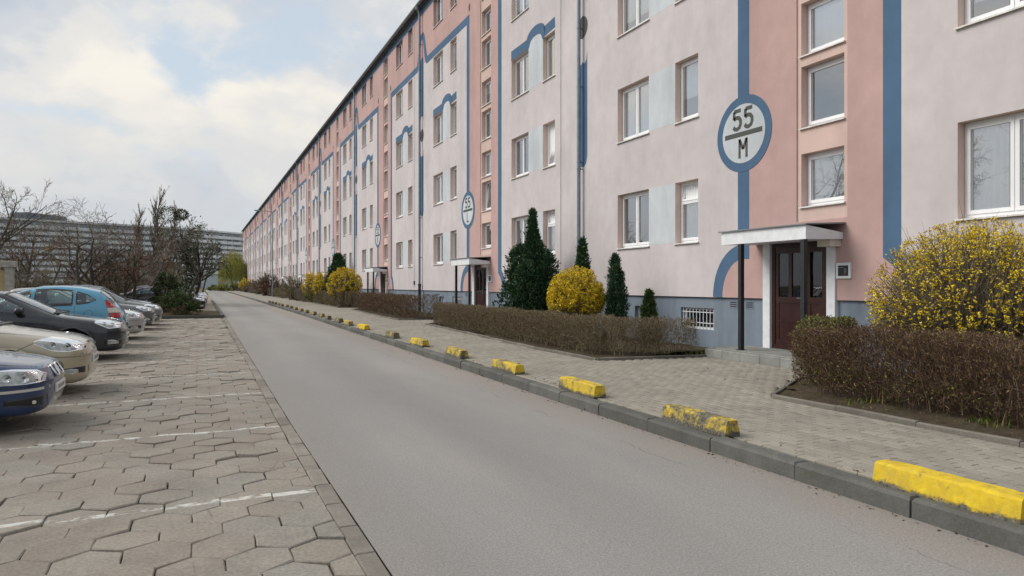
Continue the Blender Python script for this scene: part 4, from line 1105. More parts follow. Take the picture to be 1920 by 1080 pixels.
# body, roof edge, gutter
LB = PER * NSEC
b = MB()
b.face([(0, LB, 0), (12, LB, 0), (12, LB, TOP), (0, LB, TOP)], M['wall_pale']); b.face([(12, 0, 0), (12, LB, 0), (12, LB, TOP), (12, 0, TOP)], M['wall_pale'])
b.face([(0, 0, 0), (0, 0, TOP), (12, 0, TOP), (12, 0, 0)], M['wall_pale'])
b.build('end_wall', bld)
b = MB(); b.box(-.16, 12.1, -.1, LB + .1, TOP + .002, TOP + .17, M['roofing']); b.build('roof', bld)
b = MB()
prof = [(-.17 + .001, TOP + .10)] + [(-.26 - .085 * cos(q), TOP + .10 - .085 * sin(q)) for q in np.linspace(pi, 0, 8)[::-1]]
pr = [(-.262 - .09 * cos(q), TOP + .12 - .09 * sin(q)) for q in np.linspace(0, pi, 9)]
n = len(pr)
for y0, y1 in [(PER * k, PER * (k + 1) - .01) for k in range(NSEC)]:
    v = [(x, y, z) for y in (y0, y1) for x, z in pr] + [(x + (.008 if x < -.26 else -.008), y, z + .004) for y in (y0, y1) for x, z in pr]
    b.add(v, [(i, i + 1, n + i + 1, n + i) for i in range(n - 1)] + [(2 * n + i, 3 * n + i, 3 * n + i + 1, 2 * n + i + 1) for i in range(n - 1)], M['gutter'], True)
b.build('gutter', bld)

# ================================================================ plants
def prisms(P0, P1, R0, R1, k=3):
    """many tapered twigs at once -> V, F"""
    P0, P1 = np.asarray(P0, float), np.asarray(P1, float); n = len(P0)
    R0 = np.broadcast_to(np.asarray(R0, float), (n,)); R1 = np.broadcast_to(np.asarray(R1, float), (n,))
    d = P1 - P0; d /= (np.linalg.norm(d, axis=1, keepdims=True) + 1e-9)
    ref = np.where((np.abs(d[:, 2]) < 0.9)[:, None], np.array([[0., 0, 1]]), np.array([[1., 0, 0]]))
    a = np.cross(d, ref); a /= (np.linalg.norm(a, axis=1, keepdims=True) + 1e-9); b = np.cross(d, a)
    ang = 2 * np.pi * np.arange(k) / k
    off = np.cos(ang)[None, :, None] * a[:, None, :] + np.sin(ang)[None, :, None] * b[:, None, :]
    V = np.concatenate([P0[:, None] + off * R0[:, None, None], P1[:, None] + off * R1[:, None, None]], 1).reshape(-1, 3)
    i = np.arange(k); q = np.stack([i, (i + 1) % k, k + (i + 1) % k, k + i], 1)
    F = (q[None] + (np.arange(n) * 2 * k)[:, None, None]).reshape(-1, 4)
    return V, F
def leaves(P, size, rng, up=0.0, aspect=0.55, dirs=None):
    """many small leaf quads, slightly folded shapes from four points"""
    n = len(P); d = rng.normal(size=(n, 3)) if dirs is None else dirs + rng.normal(size=(n, 3)) * 0.45
    d[:, 2] += up; d /= np.linalg.norm(d, axis=1, keepdims=True)
    s = np.cross(d, rng.normal(size=(n, 3))); s /= (np.linalg.norm(s, axis=1, keepdims=True) + 1e-9)
    L = (size * rng.uniform(0.65, 1.35, n))[:, None]
    V = np.stack([P, P + d * L * .5 + s * L * aspect * .5, P + d * L, P + d * L * .5 - s * L * aspect * .5], 1).reshape(-1, 3)
    return V, np.arange(4 * n).reshape(-1, 4)
def merge(parts):
    Vs, Fs, Ms, o = [], [], [], 0
    for V, F, m in parts:
        Vs.append(V); Fs.append(F + o); Ms.append(np.full(len(F), m)); o += len(V)
    return np.concatenate(Vs), np.concatenate(Fs), np.concatenate(Ms)
def place(px, y):
    k = (px - 960) / 1340.0
    return y * (SF + k * CF) / (CF - k * SF)

# ---- clipped leafless hedges
def hedge(label, path, width, height, dens, mat, seed, z0=ZS + .02, green_low=0.3, green_top=0.0, bud=0.5, fine=1.0, lsz=.022, group='clipped hedges of the beds'):
    g = np.random.default_rng(seed); path = [np.array(p, float) for p in path]
    seg = [np.linalg.norm(b_ - a_) for a_, b_ in zip(path[:-1], path[1:])]; tot = sum(seg); cum = np.cumsum([0] + seg)
    root = empty('hedge', (path[0][0], path[0][1], z0)); tag(root, label, 'hedge', group)
    O = np.array([path[0][0], path[0][1], z0])
    def along(t):
        i = np.clip(np.searchsorted(cum, t, 'right') - 1, 0, len(seg) - 1)
        a = np.array(path)[i]; b_ = np.array(path)[i + 1]; u = ((t - cum[i]) / np.array(seg)[i])[:, None]
        d = (b_ - a) / np.array(seg)[i][:, None]
        return a + (b_ - a) * u, np.stack([-d[:, 1], d[:, 0]], 1)
    def wob(t, s): return 1 + 0.07 * np.sin(t * 2.3 + s) + 0.05 * np.sin(t * 5.1 + 2 * s) + 0.035 * np.sin(t * 11.3 + 3 * s)
    # stems
    ns = int(tot * 26 * fine); t = g.uniform(0, tot, ns); c, nr = along(t); lat = g.uniform(-.30, .30, ns) * width
    p = np.concatenate([c + nr * lat[:, None], np.zeros((ns, 1))], 1)
    parts = []
    hh = height * g.uniform(.7, .97, ns); cur = p.copy(); lean = g.normal(0, .10, (ns, 3)); lean[:, 2] = 0
    for q in range(4):
        nx = cur + lean * .25 + g.normal(0, .022, (ns, 3)) * [1, 1, 0]; nx[:, 2] = hh * (q + 1) / 4
        V, F = prisms(cur, nx, .0085 * (1 - q * .2), .0085 * (1 - (q + 1) * .2), 4); parts.append((V, F, 0)); cur = nx
    V, F, _ = merge(parts); tag(obj('stems', mesh_np('stems', V + [p[0][0] * 0, 0, 0] - [O[0], O[1], 0], F, mat), root), kind='stuff')
    # twigs: more of them near the clipped faces and the top
    n = int(tot * dens); t = g.uniform(-.04, tot + .04, n); thin = .5 + .5 * np.sin(t * 3.7 + seed) * np.sin(t * 1.3 + 2 * seed); t = np.where((thin < .25) & (g.uniform(size=n) < .45), g.uniform(0, tot, n), t); t = np.clip(t, 0.001, tot - .001); c, nr = along(t)
    u = g.uniform(-1, 1, n); u = np.sign(u) * np.abs(u) ** 0.6; hz_ = g.uniform(0.04, 1, n) ** 0.75
    prof = np.where(hz_ < .5, .82 + .36 * hz_, 1.0) * np.where(hz_ > .9, 1 - 1.2 * (hz_ - .9), 1.0)
    wd = width / 2 * wob(t, seed) * prof
    ends = np.minimum(1, .75 + np.minimum(t, tot - t) / .25 * .25)
    P = np.concatenate([c + nr * (u * wd * ends)[:, None], (hz_ * height * wob(t, seed + 1) ** .5)[:, None]], 1)
    out = np.concatenate([nr * u[:, None] * .8, (0.7 + .6 * hz_)[:, None]], 1)
    d = out + g.normal(0, .55, (n, 3)); d /= np.linalg.norm(d, axis=1, keepdims=True)
    L = g.uniform(.05, .15, n) * np.where(hz_ > .85, .7, 1.0)
    Q = P + d * L[:, None] ; Q[:, 2] = np.minimum(Q[:, 2], height * wob(t, seed + 1) ** .5 + g.normal(0.0, .022, n) + .02 + (g.uniform(size=n) < .004) * g.uniform(.03, .12, n))
    mid = (P + Q) / 2 + g.normal(0, .010, (n, 3))
    r = g.uniform(.0016, .0032, n) / sqrt(fine)
    V1, F1 = prisms(P, mid, r, r * .8, 3); V2, F2 = prisms(mid, Q, r * .8, r * .4, 3)
    V, F, _ = merge([(V1, F1, 0), (V2, F2, 0)]); obj('twigs', mesh_np('twigs', V - [O[0], O[1], 0], F, mat), root)
    # buds and young leaves
    k = int(n * bud); idx = g.integers(0, n, k); low = hz_[idx]
    V, F = leaves(Q[idx] * .7 + P[idx] * .3, lsz / sqrt(fine), g, .4)
    pg = np.where(low < .42, green_low, np.where(low > .88, green_top, 0.04 + green_top * .2))
    mi = (g.uniform(size=k) < pg).astype(int)
    obj('leaves', mesh_np('leaves', V - [O[0], O[1], 0], F, [M['leaf_bud'], M['leaf_green']], mi), root)
    return root
hedge('dark reddish clipped hedge in front of the large forsythia', [(7.36, 1.2), (7.36, 6.95)], .72, .87, 5400, M['twig_red'], 3, green_low=.62, green_top=.10, bud=.55, lsz=.027)
hedge('short yellow-green topped hedge leading to the nearest door', [(7.45, 7.12), (9.05, 8.12)], .56, .87, 5200, M['twig_red'], 4, green_low=.35, green_top=1.0, bud=1.1, lsz=.032)
hedge('long olive-brown clipped hedge below the dark conifer', [(7.78, 24.2), (7.38, 14.4), (7.34, 12.25)], .66, .74, 3600, M['twig_olive'], 5, green_low=.30, green_top=.04, bud=.5, fine=.7)
hedge('thin see-through hedge beside the entrance steps', [(7.35, 12.0), (9.1, 11.76)], .50, .73, 2900, M['twig_olive'], 6, green_low=.3, bud=.3, fine=.75)
HN = {2: 'dark reddish hedge with green patches before the second entrance', 3: 'brown hedge below the distant round forsythia'}
for k in range(2, 9):
    P = BEDS[k]; x0, y0 = P[0]; x1, y1 = P[2]
    mt = M['twig_red'] if k == 2 else (M['twig_olive'] if k % 2 else M['twig_grey'])
    hedge(HN.get(k, ['low clipped hedge far along the footway, fourth from the camera', 'fifth low brown hedge along the footway', 'sixth small hedge along the footway', 'seventh tiny hedge along the footway', 'last tiny hedge before the willow'][k - 4] if k >= 4 else ''),
          [(9.1, y0 + .35), (x0 + .5, y0 + .45), (x1 + .4, y1 - .4)] if k < 4 else [(x0 + .5, y0 + .45), (x1 + .4, y1 - .4)], .75, .95 if k < 4 else 1.0, [1500, 1100, 800, 600, 450, 350, 300][k - 2], mt, 10 + k, green_low=.45, green_top=.12, bud=.6, fine=[.35, .25, .2, .15, .12, .1, .1][k - 2])

# ---- forsythia bushes
def forsythia(label, x, y, rx, rz, ztop, nf, nt, seed, top_only=0.0, fs=.030, grp='flowering forsythia bushes', tw=.0030, shoots=40):
    g = np.random.default_rng(seed); root = empty('forsythia_bush', (x, y, ZS + .03)); tag(root, label, 'bush', grp)
    cz = ztop - rz - ZS
    # stems fan out from the crown to the shell, in two bends
    n = nt // 9; th = g.uniform(0, 2 * pi, n); el = np.arcsin(g.uniform(-.45, 1, n))
    tip = np.stack([rx * np.cos(el) * np.cos(th), rx * np.cos(el) * np.sin(th), cz + rz * np.sin(el)], 1) * g.uniform(.75, 1.03, n)[:, None]
    tip[:, 2] = np.maximum(tip[:, 2], .15)
    b0 = np.stack([g.normal(0, .16, n) * rx, g.normal(0, .16, n) * rx, np.zeros(n)], 1)
    m1 = b0 * .55 + tip * .45 + np.array([0, 0, .12]) + g.normal(0, .06, (n, 3)); m2 = b0 * .2 + tip * .8 + [0, 0, .05] + g.normal(0, .04, (n, 3))
    parts = []
    for a, c, r0, r1 in ((b0, m1, .0085, .0065), (m1, m2, .0065, .0045), (m2, tip, .0045, .002)):
        V, F = prisms(a, c, r0 * tw / .003, r1 * tw / .003, 4); parts.append((V, F, 0))
    V, F, _ = merge(parts); tag(obj('stems', mesh_np('stems', V, F, M['twig_grey']), root), kind='stuff')
    # twigs
    k = nt; i = g.integers(0, n, k); t = g.uniform(.25, 1, k)[:, None]
    P = np.where(t < .6, m1[i] + (m2[i] - m1[i]) * (t - .25) / .35, m2[i] + (tip[i] - m2[i]) * (t - .6) / .4)
    d = P / np.array([rx, rx, rz]) - [0, 0, cz / rz * .6]; d /= (np.linalg.norm(d, axis=1, keepdims=True) + 1e-6); d += g.normal(0, .6, (k, 3)); d[:, 2] += .4; d /= np.linalg.norm(d, axis=1, keepdims=True)
    Q = P + d * g.uniform(.08, .26, k)[:, None]
    E = (Q - [0, 0, cz]) / [rx, rx, rz]; rad = np.linalg.norm(E, axis=1); f = np.where(rad > 1.04, 1.04 / rad, 1.0)[:, None]
    Q = (E * f) * [rx, rx, rz] + [0, 0, cz]
    V, F = prisms(P, Q, tw * .8, tw * .45, 3); obj('twigs', mesh_np('twigs', V, F, M['twig_olive']), root)
    # stray shoots standing out of the outline
    i = g.choice(n, shoots); S0_ = tip[i]; dv = tip[i] - [0, 0, cz * .6]; dv /= np.linalg.norm(dv, axis=1, keepdims=True); dv += g.normal(0, .25, dv.shape); dv[:, 2] = np.abs(dv[:, 2]) + .4; dv /= np.linalg.norm(dv, axis=1, keepdims=True)
    V, F = prisms(S0_, S0_ + dv * g.uniform(.08, .30, (shoots, 1)) * rx ** .5, tw * .9, tw * .4, 3); obj('shoots', mesh_np('shoots', V, F, M['twig_olive']), root)
    # blossom along the outer twigs
    hN = (Q[:, 2] - cz) / rz; E = (Q - [0, 0, cz]) / [rx, rx, rz]; rad = np.linalg.norm(E, axis=1)
    wgt = np.clip((rad - .62) / .35, 0.02, 1)
    if top_only: wgt *= np.clip((hN + .55 - .75 * top_only) / .6, .03, 1) + (np.linalg.norm(E[:, :2], axis=1) > .90) * np.clip(hN + .5, 0.02, .5)
    j = g.choice(k, nf, p=wgt / wgt.sum()); u = g.uniform(.15, 1.02, nf)[:, None]
    C = P[j] + (Q[j] - P[j]) * u + g.normal(0, .008, (nf, 3))
    V1, F1 = leaves(C, fs, g, .2, .55); V2, F2 = leaves(C, fs, g, .2, .55); V3, F3 = leaves(C, fs, g, .0, .5)
    V, F, _ = merge([(V1, F1, 0), (V2, F2, 0), (V3, F3, 0)]); obj('blossom', mesh_np('blossom', V, F, M['flower']), root)
    return root
forsythia('large loose forsythia, yellow on top with bare brown twigs below', 8.72, 5.72, 1.22, 1.05, 2.28, 10500, 21000, 31, 1.0, .026, shoots=200)
forsythia('round bright yellow forsythia ball beside the dark conifer', 8.6, 15.7, .70, .80, 1.97, 13000, 7000, 32, .25, .034)
forsythia('big round forsythia behind the second entrance, gold at its rim', place(646, 46.5), 46.5, 1.10, 1.15, 2.62, 4200, 5000, 33, .8, .06, tw=.006)
forsythia('yellow forsythia half hidden behind the distant round one', place(608, 55), 55, .85, 1.1, 2.5, 2600, 2200, 34, .5, .07, tw=.007)
forsythia('yellow forsythia at the left of the distant group', place(589, 60), 60, 1.0, 1.2, 2.6, 2800, 2400, 35, .7, .07, tw=.007)
forsythia('small far forsythia by the willow', place(461, 150), 150, 1.3, 1.5, 2.9, 900, 900, 36, .4, .16, tw=.015)

# ---- leafless shrubs
def shrub(label, x, y, r, h, n, mat, seed, z0=0.0, tw=.006, grp='leafless shrubs', green=0.0, leafsz=.05, leafmat='leaf_green', flat=0.9):
    g = np.random.default_rng(seed); root = empty('shrub', (x, y, z0)); tag(root, label, 'shrub', grp)
    m = max(12, n // 14); th = g.uniform(0, 2 * pi, m); el = np.arcsin(g.uniform(-.1, 1, m))
    tip = np.stack([r * np.cos(el) * np.cos(th), r * np.cos(el) * np.sin(th), h * (.25 + .72 * np.sin(np.maximum(el, -.2)))], 1) * g.uniform(.8, 1.05, m)[:, None]
    b0 = g.normal(0, .14, (m, 3)) * [r, r, 0]; md = b0 * .45 + tip * .55 + [0, 0, .12 * h] + g.normal(0, .05 * r, (m, 3))
    V, F, _ = merge([(*prisms(b0, md, tw * 2.2, tw * 1.6, 4), 0), (*prisms(md, tip, tw * 1.6, tw * .7, 4), 0)])
    tag(obj('stems', mesh_np('stems', V, F, mat), root), kind='stuff')
    i = g.integers(0, m, n); t = g.uniform(.1, 1, n)[:, None]; P = md[i] + (tip[i] - md[i]) * t
    d = P / [r, r, h] + g.normal(0, .6, (n, 3)); d[:, 2] += .3; d /= np.linalg.norm(d, axis=1, keepdims=True)
    Q = P + d * (g.uniform(.08, .30, n) * r * .8)[:, None]; Q[:, 2] = np.clip(Q[:, 2], .03, h)
    V, F = prisms(P, Q, tw * .8, tw * .4, 3); obj('twigs', mesh_np('twigs', V, F, mat), root)
    if green:
        k = int(n * green); j = g.integers(0, n, k); C = P[j] + (Q[j] - P[j]) * g.uniform(.2, 1, (k, 1))
        V, F = leaves(C, leafsz, g, .3, .6); obj('leaves', mesh_np('leaves', V, F, M[leafmat]), root)
    return root

# ---- evergreens of small upright sprays
def conifer(label, x, y, lobes, n, size, mat, seed, z0=ZS + .02, name='conifer', cat='conifer', grp='evergreens of the beds'):
    """lobes: (dx, dy, radius, z bottom, z top, pointedness)"""
    g = np.random.default_rng(seed); root = empty(name, (x, y, z0)); tag(root, label, cat, grp)
    b = MB(); b.cyl((0, 0, -.05), (0, 0, lobes[0][4] * .8), .05, .012, 7, M['bark']); b.build('trunk', root)
    parts = []; vol = np.array([l[2] ** 1.6 * (l[4] - l[3]) for l in lobes]); ks = (n * vol / vol.sum()).astype(int)
    for (dx, dy, rr, zb, zt, pw), k in zip(lobes, ks):
        t = g.uniform(0, 1, k) ** 1.15; th = g.uniform(0, 2 * pi, k)
        ra = rr * np.minimum(1, (1 - t) ** pw * 1.05 + .02) * np.minimum(1, .55 + t * 3.2)
        ra *= 1 + .17 * np.sin(th * 3 + t * 9 + seed) + .15 * np.sin(th * 5 - t * 17) + .14 * np.sin(th * 9 + t * 31)
        q = ra * np.sqrt(g.uniform(.25, 1, k)) * g.choice([1, 1, 1, 1.08], k)
        P = np.stack([dx + q * np.cos(th), dy + q * np.sin(th), zb + (zt - zb) * t], 1)
        d = np.stack([np.cos(th) * .75, np.sin(th) * .75, np.full(k, .95)], 1)
        for w in range(3):
            V, F = leaves(P + g.normal(0, size * .25, (k, 3)), size, g, 0, .34, d.copy()); parts.append((V, F, 0))
    V, F, _ = merge(parts); obj('foliage', mesh_np('foliage', V, F, mat), root)
    return root
conifer('large dark green conifer against the wall, several pointed lobes', 9.05, 19.2, [(0, 0, .46, .3, 3.6, .9), (-.22, .22, .66, 0, 2.55, .36), (.2, -.22, .64, 0, 2.4, .34), (-.38, -.38, .48, 0, 2.05, .4), (.28, .38, .55, 0, 2.85, .55), (0, -.05, .6, .2, 3.0, .7)], 19000, .10, M['needle'], 41)
conifer('slim dark cypress beside the downpipe, behind the yellow ball', 9.5, 17.0, [(0, 0, .27, .2, 2.6, .7), (.05, -.12, .2, .2, 2.0, .6)], 1900, .10, M['needle'], 42)
conifer('tall narrow cypress between the yellow ball and the small thuja', 9.3, 15.0, [(0, 0, .23, 0, 2.12, .5), (-.12, -.12, .2, 0, 1.45, .45), (.1, -.08, .18, 0.3, 1.7, .5)], 3600, .075, M['needle'], 43)
conifer('small green thuja in front of the basement window', 9.3, 13.56, [(0, 0, .22, 0, 1.26, .55)], 2400, .06, M['needle_light'], 44)
conifer('dark green conifer tip rising behind the far forsythias', place(634, 53), 53, [(0, 0, 1.0, 0, 3.55, .7)], 2600, .22, M['needle'], 45)
shrub('leafless thin shrub at the second entrance', place(722, 41), 41, .9, 1.9, 500, M['twig_red'], 46, ZS, .006)
shrub('rounded brown shrub left of the far forsythias', place(551, 70), 70, 1.3, 2.6, 1600, M['twig_olive'], 47, ZS, .012, green=.3, leafsz=.1)
shrub('wide dark rounded shrub far along the building', place(504, 98), 98, 2.0, 3.0, 2600, M['twig_red'], 48, ZS, .016)
shrub('pale brown shrub beside the wide dark one', place(484, 112), 112, 1.4, 2.4, 1200, M['twig_grey'], 49, ZS, .016)
shrub('small green shrub between the far hedges', place(585, 58.5), 58.5, .55, .95, 500, M['twig_olive'], 50, ZS, .006, green=2.2, leafsz=.09)
shrub('purple-brown shrub before the willow', place(474, 135), 135, 1.6, 2.6, 900, M['twig_red'], 51, ZS, .02)
# small weeds at the foot of the nearest hedges and steps
g = np.random.default_rng(77); cl = [(9.25, 11.75, .22, 160), (9.6, 11.85, .2, 140), (7.32, 6.0, .2, 120), (7.3, 4.6, .2, 120), (9.0, 12.3, .4, 300)]
P = np.concatenate([np.stack([g.normal(a, s_, n_), g.normal(b_, s_ * .6, n_), np.full(n_, ZS + .03)], 1) for a, b_, s_, n_ in cl]); d = np.tile([[0, 0, 1.2]], (len(P), 1))
V, F = leaves(P, .075, g, 0, .2, d); tag(obj('weeds', mesh_np('weeds', V, F, M['leaf_green'])), 'tufts of green weeds at the foot of the hedges', 'weeds', kind='stuff')

# ---- bare trees
def tree_segments(g, base, d0, length, r0, kids, ratio, angle, wander, up, t0=.3):
    S0, S1, Ra, Rb, tips = [], [], [], [], []
    stack = [(np.array(base, float), np.array(d0, float) / np.linalg.norm(d0), length, r0, 0)]
    while stack:
        p, d, L, r, lv = stack.pop()
        n = max(3, int(3 + (3 - lv))) ; pts = [p]; dirs = [d]; rad = [r]
        for i in range(n):
            d = d + g.normal(0, wander, 3) + np.array([0, 0, up]); d /= np.linalg.norm(d)
            q = pts[-1] + d * L / n; rr = r * (1 - .62 * (i + 1) / n)
            S0.append(pts[-1]); S1.append(q); Ra.append(rad[-1]); Rb.append(rr); pts.append(q); dirs.append(d); rad.append(rr)
        tips.append(pts[-1])
        if lv < len(kids):
            for c in range(kids[lv]):
                t = t0 + (1 - t0) * (c + g.uniform(.1, .9)) / kids[lv] if lv == 0 else g.uniform(.25, 1)
                f = t * n; i = min(n - 1, int(f)); pp = pts[i] + (pts[i + 1] - pts[i]) * (f - i); dd = dirs[i + 1]
                ax = np.cross(dd, g.normal(size=3)); ax /= np.linalg.norm(ax); an = angle * g.uniform(.65, 1.25)
                nd = dd * cos(an) + np.cross(ax, dd) * sin(an)
                stack.append((pp, nd, L * ratio * g.uniform(.7, 1.2) * (1.15 - .45 * t), max(.004, rad[i] * .62), lv + 1))
    return np.array(S0), np.array(S1), np.array(Ra), np.array(Rb), np.array(tips)
def bare_tree(label, x, y, h, r0, seed, kids=(7, 6, 5, 4), ratio=.55, angle=.75, wander=.12, up=.05, lean=(0, 0), mat='bark', twig='twig_grey', z0=-.1, minr=.006, stems=1, t0=.3, grp='leafless trees by the car park', name='bare_tree', spread=.35, lf=0.45):
    g = np.random.default_rng(seed); root = empty(name, (x, y, z0)); tag(root, label, 'tree', grp)
    A0 = [[], [], [], [], []]
    for s in range(stems):
        a = g.uniform(0, 2 * pi); b0 = (cos(a) * .15 * (stems > 1), sin(a) * .15 * (stems > 1), 0)
        d0 = (lean[0] + (cos(a) * spread if stems > 1 else 0), lean[1] + (sin(a) * spread if stems > 1 else 0), 1)
        for q, w in zip(A0, tree_segments(g, b0, d0, h * lf * (1 if stems == 1 else g.uniform(.85, 1.1)), r0, kids, ratio, angle, wander, up, t0)): q.append(w)
    P0, P1, Ra, Rb, tips = [np.concatenate(q) for q in A0]
    zmax = P1[:, 2].max(); f = h / zmax
    P0, P1, tips = P0 * f, P1 * f, tips * f
    thick = Ra > max(.02, minr * 2.0)
    V, F = prisms(P0[thick], P1[thick], Ra[thick], Rb[thick], 6); obj('trunk', mesh_np('trunk', V, F, M[mat], smooth=True), root)
    V, F = prisms(P0[~thick], P1[~thick], np.maximum(Ra[~thick], minr), np.maximum(Rb[~thick], minr * .7), 3); obj('crown', mesh_np('crown', V, F, M[twig]), root)
    return root, tips
def ball(root, pos, r, n, mat, seed, name='mistletoe', size=.14):
    g = np.random.default_rng(seed); d = g.normal(size=(n, 3)); d /= np.linalg.norm(d, axis=1, keepdims=True)
    P = d * (r * g.uniform(.3, 1, n) ** .5)[:, None] * [1, 1, .85]; V, F = leaves(P, size, g, 0, .5, d)
    return obj(name, mesh_np(name, V, F, M[mat]), root, pos)

# dry leaves and grit swept along the kerb, the edging and the beds
g = np.random.default_rng(88); n = 900
yy = g.uniform(1.5, 26, n); kind = g.integers(0, 3, n)
xx = np.where(kind == 0, np.array([kx(q) for q in yy]) - np.abs(g.normal(0, .06, n)) - .01, np.where(kind == 1, np.array([kx(q) for q in yy]) + .2 + np.abs(g.normal(0, .12, n)), 6.72 + np.abs(g.normal(0, .5, n))))
zz = np.where(kind == 0, .006, np.where(kind == 1, ZS + .006, ZS + .05)); d = g.normal(size=(n, 3)) * [1, 1, .15]
V, F = leaves(np.stack([xx, yy, zz], 1), .028, g, 0, .5, d); tag(obj('leaf_litter', mesh_np('leaf_litter', V, F, M['leaf_bud'])), 'dry brown leaves scattered along the kerb and bed edge', 'litter', kind='stuff')

# ================================================================ parked cars
def gsm(L, ctrl, sig):
    xg = np.linspace(0, L, 900); y = np.interp(xg, [c[0] for c in ctrl], [c[1] for c in ctrl])
    if sig > 0:
        k = int(3 * sig / (L / 899)) + 1; w = np.exp(-.5 * (np.arange(-k, k + 1) * (L / 899) / sig) ** 2); w /= w.sum()
        pad = np.concatenate([2 * y[0] - y[k:0:-1], y, 2 * y[-1] - y[-2:-k - 2:-1]]); y = np.convolve(pad, w, 'valid')
    return lambda x: np.interp(x, xg, y)
class Car:
    def __init__(s, sp):
        s.sp = sp; L = s.L = sp['L']; W_ = s.W = sp['W']
        s.top = gsm(L, sp['top'], sp.get('sig', .035)); s.belt = gsm(L, sp['belt'], .05); s.bot = gsm(L, sp['bot'], .02)
        pl = sp.get('plan', [(0, .40), (.02, .52), (.05, .64), (.10, .745), (.18, .83), (.30, .895), (.5, .945), (.8, .985), (1.2, 1), (L - 1.0, 1), (L - .5, .965), (L - .25, .925), (L - .1, .86), (L - .04, .79), (L, .66)])
        s.plan = gsm(L, pl, .012)
        e = np.array([0, .006, .015, .028, .045, .065, .09, .12, .15]); s.xs = np.concatenate([e, np.arange(.18, L - .17, .032), L - e[::-1]])
        s.ring = s.rings(s.xs)
    def rings(s, x):
        x = np.atleast_1d(x); w = s.W * s.plan(x); zt, zb, z0 = s.top(x), np.minimum(s.belt(x), s.top(x) - .03), s.bot(x)
        cab = np.clip((zt - zb - .06) / .10, 0, 1)
        wt_h = w * .80; wt_c = w * .955 - s.sp.get('tumble', .36) * (zt - zb); wt = wt_h * (1 - cab) + np.minimum(wt_c, wt_h) * cab
        cr = .018 + .03 * cab
        mid = z0 + (zb - z0) * .55
        Q = np.stack([np.stack([w * 0, z0], 1), np.stack([w * .55, z0], 1), np.stack([w * .93, z0 + .005], 1), np.stack([w * .985, z0 + .09], 1), np.stack([w * 1.0, mid], 1),
                      np.stack([w * .992, mid + (zb - mid) * .62], 1), np.stack([w * .962, zb], 1), np.stack([wt, zt - cr], 1), np.stack([wt * .5, zt - cr * .18], 1), np.stack([w * 0, zt], 1)], 1)
        for _ in range(4):
            a = Q[:, :-1] * .75 + Q[:, 1:] * .25; b = Q[:, :-1] * .25 + Q[:, 1:] * .75
            n = np.empty((Q.shape[0], 2 * a.shape[1] + 2, 2)); n[:, 0] = Q[:, 0]; n[:, -1] = Q[:, -1]; n[:, 1:-1:2] = a; n[:, 2:-1:2] = b; Q = n
            Q = np.concatenate([Q[:, :1], Q[:, 1:-1], Q[:, -1:]], 1)
        return Q
    def yside(s, x, z):
        out = np.empty(len(x))
        for i, (r, zz) in enumerate(zip(s.rings(x), z)):
            k = np.argmax(r[:, 0]); out[i] = np.interp(zz, r[k:, 1], r[k:, 0]) if zz > r[k, 1] else np.interp(zz, r[40:k + 1, 1], r[40:k + 1, 0])
        return out
    def ztop(s, x, y):
        out = np.empty(len(x))
        for i, (r, yy) in enumerate(zip(s.rings(x), np.abs(y))):
            k = np.argmax(r[:, 0]); out[i] = np.interp(-yy, -r[k:, 0], r[k:, 1])
        return out
    def wtop(s, x):
        r = s.rings(np.atleast_1d(x)); zt = s.top(np.atleast_1d(x)); return np.array([np.interp(-.055, -(zt[i] - r[i][np.argmax(r[i][:, 0]):, 1]), r[i][np.argmax(r[i][:, 0]):, 0]) if True else 0 for i in range(len(r))])
    # surface patches -------------------------------------------------
    def grid_side(s, x0, x1, lo, hi, nx, nz, side, edge=None):
        u = np.linspace(0, 1, nx); v = np.linspace(0, 1, nz)
        if edge: u = np.concatenate([[0], np.linspace(edge / (x1 - x0), 1 - edge / (x1 - x0), nx - 2), [1]]); v = np.concatenate([[0], np.linspace(.13, .90, nz - 2), [1]])
        x = x0 + (x1 - x0) * u; zl = np.interp(x, [c[0] for c in lo], [c[1] for c in lo]); zh = np.interp(x, [c[0] for c in hi], [c[1] for c in hi])
        X = np.repeat(x[:, None], nz, 1); Z = zl[:, None] + (zh - zl)[:, None] * v[None]
        Y = s.yside(X.ravel(), Z.ravel()).reshape(X.shape)
        return np.stack([X, Y * side, Z], 2)
    def grid_top(s, x0, x1, f, nx, ny, edge=None, lim=None):
        u = np.linspace(0, 1, nx); v = np.linspace(-1, 1, ny)
        if edge: u = np.concatenate([[0], np.linspace(.05, .95, nx - 2), [1]]); v = np.concatenate([[-1], np.linspace(-.95, .95, ny - 2), [1]])
        x = x0 + (x1 - x0) * u; hw = s.wtop(x) * f
        X = np.repeat(x[:, None], ny, 1); Y = hw[:, None] * v[None]; Z = s.ztop(X.ravel(), Y.ravel()).reshape(X.shape)
        return np.stack([X, Y, Z], 2)
    def grid_z(s, z0, z1, front, back, nz, nx, side):
        z = np.linspace(z0, z1, nz); xa = np.interp(z, [c[0] for c in front], [c[1] for c in front]); xb = np.interp(z, [c[0] for c in back], [c[1] for c in back])
        Z = np.repeat(z[:, None], nx, 1); X = xa[:, None] + (xb - xa)[:, None] * np.linspace(0, 1, nx)[None]
        Y = s.yside(X.ravel(), Z.ravel()).reshape(X.shape); return np.stack([X, Y * side, Z], 2)
